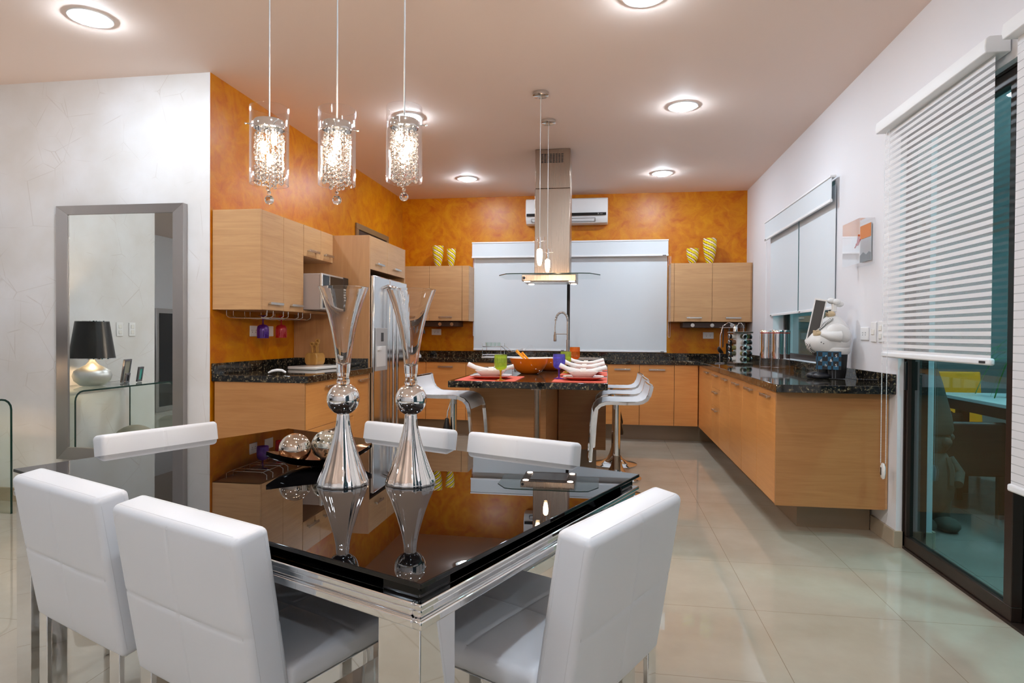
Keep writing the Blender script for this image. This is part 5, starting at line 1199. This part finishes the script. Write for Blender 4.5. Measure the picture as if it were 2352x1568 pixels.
# ================================================ SLIDING DOOR AND STRIPED SHADES
DXm = 1.70
def leaf(name, y0, y1, x, stl=.055, st1=.055, th=.02):
    fr = MB().box(x-th, x+th, y0, y1, .012, .075).box(x-th, x+th, y0, y1, DZ-.07, DZ-.012).box(x-th, x+th, y0, y0+stl, .075, DZ-.07).box(x-th, x+th, y1-st1, y1, .075, DZ-.07)
    o = struct(name, fr, BRONZE, bevel=.003)
    part('glass_pane', MB().box(x-.003, x+.003, y0+stl, y1-st1, .075, DZ-.07), TEAL, o, False)
    return o
d1 = leaf('door_1', 2.905, 3.866, 1.695, .055, .022, .022)
d2 = leaf('door_2', 1.95, 2.955, 1.745)
d3 = leaf('door_3', .95, 2.0, 1.70)
d4 = leaf('door_4', -.1, 1.0, 1.745)
d5 = leaf('door_5', -1.16, -.05, 1.70)
struct('trim_1', MB().box(1.665, 1.79, DY0+.001, DY1-.001, .0, .012).box(1.665, 1.79, DY0+.001, DY1-.001, DZ-.012, DZ-.0005).box(1.665, 1.79, DY1-.012, DY1-.001, .012, DZ-.012).box(1.665, 1.79, DY0+.001, DY0+.036, .012, DZ-.012)
       .box(1.720, 1.7235, DY0+.04, DY1-.04, .012, .03).box(1.768, 1.772, DY0+.04, DY1-.04, .012, .03), BRONZE, bevel=.001, label='brown aluminium door track and jambs')
part('latch', MB().box(1.660, 1.6725, 3.846, 3.864, .90, 1.06), BLACKP, d1, bevel=.002)
def zebra(label, y0, y1, zb, x=1.585, chain=None):
    t = thing('striped_blind', label, 'blind', (x, (y0+y1)/2, zb), 'striped sheer shades on the sliding door')
    part('head_cassette', MB().prism([(x-.05, 2.435), (x-.055, 2.40), (x-.05, 2.375), (x+.045, 2.375), (x+.045, 2.445), (x-.035, 2.445)], y0, y1, Matrix(((1, 0, 0, 0), (0, 0, 1, 0), (0, 1, 0, 0), (0, 0, 0, 1)))), SHEERF, t, bevel=.004)
    part('striped_fabric', MB().box(x-.003, x-.0025, y0+.02, y1-.015, zb+.02, 2.378), ZEBRA if chain else ZEBRAC, t, False)
    b_ = part('bottom_bar', MB().box(x-.013, x+.010, y0+.01, y1-.005, zb, zb+.030), SHEERF, t, bevel=.008)
    part('label', MB().box(x-.0145, x-.013, y0+.04, y0+.085, zb+.008, zb+.018), DKGREY, b_, False)
    if chain:
        m = MB(); X = 1.560
        for xx, yy in ((1.551, 3.882), (1.570, 3.865)):
            m.tube([(x-.02, yy, 2.38), (xx, yy, 2.30), (xx, yy, .475)], .0012, 5)
            z = 1.085
            while z > .48: m.sphere((xx, yy, z), .0030, 6); z -= .0095
        part('pull_chain', m, SHEERF, t, True)
        w_ = part('chain_weight', MB().lathe([(1e-5, .385), (.022, .395), (.030, .43), (.028, .46), (.014, .478), (1e-5, .48)], (0, 0, 0), 24, cap=False, M=Matrix.Translation((X, 3.873, 0)) @ Matrix.Scale(.35, 4, Vector((1, 0, 0)))), WHITEP, t, True)
        part('imprint', MB().box(X-.0125, X-.0105, 3.868, 3.878, .412, .455), DKGREY, w_, False)
    return t
zebra('half lowered striped sheer shade on the left sliding door leaf', 2.885, 3.965, 1.082, chain=True)
zebra('lower hanging striped sheer shade at the right edge of the photo', 1.75, 2.775, .592)
zebra('striped sheer shade beyond the right edge of the photo', .60, 1.70, .592)

# ================================================ PATIO
struct('floor_2', MB().box(XO, 7.5, -2.0, 9.5, -.1, 0), PATIOM, False, label='covered patio floor')
struct('ceiling_2', MB().box(XO, 7.5, -2.0, 9.5, 2.9, 3.0), WALLW, False)
struct('wall_patio', MB().box(5.6, 5.8, -2.0, 9.5, 0, 2.9).box(XO, 5.6, 8.0, 8.2, 0, 2.9), pm('patio_wall', srgb(150, 152, 150), .8), False)
struct('baseboard_patio', MB().box(5.585, 5.60, -2, 8, 0, .10).box(XO+.02, 5.585, 7.985, 8.0, 0, .10), BASEB)
PL = emit('patio_lamp_face', (.85, .93, 1.0), 90.0)
t = thing('ceiling_light', 'round patio ceiling lamp above the outdoor table', 'ceiling light', (3.5, 4.6, 2.9))
part('lamp', MB().lathe([(1e-5, 2.865), (.13, 2.867), (.15, 2.885), (.15, 2.899)], (3.5, 4.6, 0), 32, cap=False), PL, t, True)
t = thing('ceiling_light', 'round patio ceiling lamp near the sliding door', 'ceiling light', (2.6, 2.2, 2.9))
part('lamp', MB().lathe([(1e-5, 2.865), (.13, 2.867), (.15, 2.885), (.15, 2.899)], (2.6, 2.2, 0), 32, cap=False), PL, t, True)
DK = pm('dark_brown_wicker', srgb(24, 20, 19), .55, bump=(120, .3, .003)); DKW = pm('dark_wood', srgb(30, 24, 22), .4)
t = thing('patio_table', 'patio dining table with pale turquoise looking top seen through the door glass', 'table', (3.3, 4.6, 0))
part('table_top', MB().box(2.57, 4.05, 3.55, 5.5, .735, .76), pm('patio_table_glass', srgb(235, 242, 244), .25), t, bevel=.003)
part('apron', MB().box(2.60, 4.02, 3.58, 5.47, .655, .7345), DKW, t, bevel=.004)
for x in (2.72, 3.90):
    for y in (3.70, 5.35): part('leg', MB().box(x-.035, x+.035, y-.035, y+.035, 0, .6545), DKW, t, bevel=.004)
def armchair():
    t = thing('patio_chair', '', 'chair', (0, 0, 0), 'dark patio armchairs')
    part('backrest', MB().pillow(.54, .36, .05, .02, Matrix.Translation((-.27, 0, .28)) @ Matrix.Rotation(PI/2, 4, 'Z'), 0), DK, t, True)
    for s_ in (-1, 1): part('arm_panel', MB().pillow(.56, .36, .045, .02, Matrix.Translation((0, s_*.26, .28)), 0), DK, t, True)
    part('seat', MB().box(-.25, .28, -.235, .235, .30, .42), DK, t, bevel=.02)
    for x in (-.25, .255):
        for y in (-.25, .25): part('leg', MB().box(x-.020, x+.020, y-.020, y+.020, 0, .30), DKW, t, bevel=.003)
    return t
a = armchair(); place(a, (2.32, 4.85, 0), 0); a['label'] = 'dark patio armchair nearest the sliding door glass'
dup(a, (2.32, 5.50, 0), 0, 'dark patio armchair behind the nearest one, beside the patio table')
YEL = pm('yellow_shell', (.95, .36, .012, 1), .4)
t = thing('patio_chair', 'yellow patio chair at the far end of the patio table', 'chair', (2.95, 5.85, 0))
part('backrest', MB().pillow(.52, .46, .03, .012, Matrix.Translation((2.96, 6.02, .44)) @ Matrix.Rotation(math.radians(-6), 4, 'X'), 0), YEL, t, True)
part('seat', MB().box(2.71, 3.21, 5.60, 6.02, .42, .45), YEL, t, bevel=.01)
for x in (2.74, 3.18):
    for y in (5.63, 5.99): part('leg', MB().cyl((x, y), .014, 0, .42, 12), DKW, t, True)
# potted plant
t = thing('potted_plant', 'spider plant in a round black pot on the patio table', 'plant', (3.10, 5.1, .76))
px_, py_ = 3.04, 5.02
part('pot', MB().lathe([(.05, .7605), (.09, .79), (.115, .84), (.11, .88), (.095, .90), (.09, .89), (1e-5, .885)], (px_, py_, 0), 28), BLACKP, t, True)
LEAF = pm('spider_plant_leaf', srgb(60, 120, 50), .45)
rnd = random.Random(5); m = MB()
for k in range(34):
    a = 2*PI*k/34+rnd.uniform(-.1, .1); L = rnd.uniform(.20, .42); up = rnd.uniform(.12, .38); P = []
    for j in range(9):
        s_ = j/8; P.append(Vector((px_+math.cos(a)*L*s_, py_+math.sin(a)*L*s_, .885+up*4*s_*(1-s_)*.8+(.12*s_ if k % 3 else -.12*s_*s_))))
    m.strip(P, (-math.sin(a), math.cos(a), 0), .006, .0012)
part('leaves', m, LEAF, t, True, stuff=True)
# garden gnome (plain concrete)
t = thing('garden_statue', 'grey concrete gnome statue with tall pointed hat outside the sliding door', 'statue', (1.99, 4.31, 0))
GC = pm('grey_concrete', srgb(70, 70, 60), .85, bump=(60, .4, .004)); gx, gy = 2.025, 4.33
part('hat', MB().lathe([(.110, .60), (.118, .625), (.108, .70), (.085, .80), (.055, .92), (.020, 1.03), (1e-5, 1.06)], (gx, gy, 0), 28), GC, t, True)
part('head', MB().sphere((gx, gy, .55), .105, 24, .95), GC, t, True)
part('nose', MB().sphere((gx+.04, gy-.10, .555), .03, 14), GC, t, True)
for s_ in (-1, 1): part('ear', MB().sphere((gx+s_*.105, gy-.01, .575), .024, 12), GC, t, True)
part('torso', MB().lathe([(.075, .12), (.12, .20), (.135, .30), (.12, .40), (.085, .47), (.05, .50)], (gx, gy, 0), 28), GC, t, True)
for s_ in (-1, 1):
    part('arm', MB().tube([(gx+s_*.10, gy, .44), (gx+s_*.145, gy-.03, .35), (gx+s_*.10, gy-.115, .30)], .035, 12, rs=[.032, .036, .028]), GC, t, True)
    part('leg', MB().tube([(gx+s_*.058, gy, .24), (gx+s_*.06, gy, .05)], .05, 14, rs=[.062, .05]), GC, t, True)
    m = MB().sphere((0, 0, 0), .06, 18, M=Matrix.Diagonal((1.1, 1.7, .75, 1))); m.v = [(v[0]+gx+s_*.068, v[1]+gy-.06, max(.001, v[2]+.04)) for v in m.v]
    part('boot', m, GC, t, True)
part('strap', MB().strip([(gx+.05, gy-.10, .46), (gx+.055, gy-.135, .38), (gx+.05, gy-.143, .30)], (1, 0, 0), .012, .01).strip([(gx-.05, gy-.10, .46), (gx-.055, gy-.135, .38), (gx-.05, gy-.143, .30)], (1, 0, 0), .012, .01), GC, t, True)

# ================================================ ADDED FILL UPLIGHTERS (unseen behind the camera, to brighten the ceiling)
UPL = emit('fill_uplight_bulb', (1.0, .85, .74), 105.0)
def uplighter(label, x, y):
    t = thing('fill_floor_lamp', label, 'lamp', (x, y, 0))
    part('base', MB().lathe([(.15, 0), (.15, .015), (.03, .03)], (x, y, 0), 32), STEEL, t, True)
    part('pole', MB().cyl((x, y), .012, .03, 1.72, 16), STEEL, t, True)
    part('bowl_shade', MB().lathe([(.02, 1.70), (.10, 1.74), (.17, 1.83), (.165, 1.83), (.095, 1.75), (1e-5, 1.715)], (x, y, 0), 40, cap=False), STEEL, t, True)
    part('bulb', MB().sphere((x, y, 1.785), .05, 20), UPL, t, True)
uplighter('steel uplighter added behind the camera on the left to brighten the ceiling', -2.6, -1.9)
uplighter('steel uplighter added behind the camera on the right to brighten the ceiling', 1.1, -2.4)
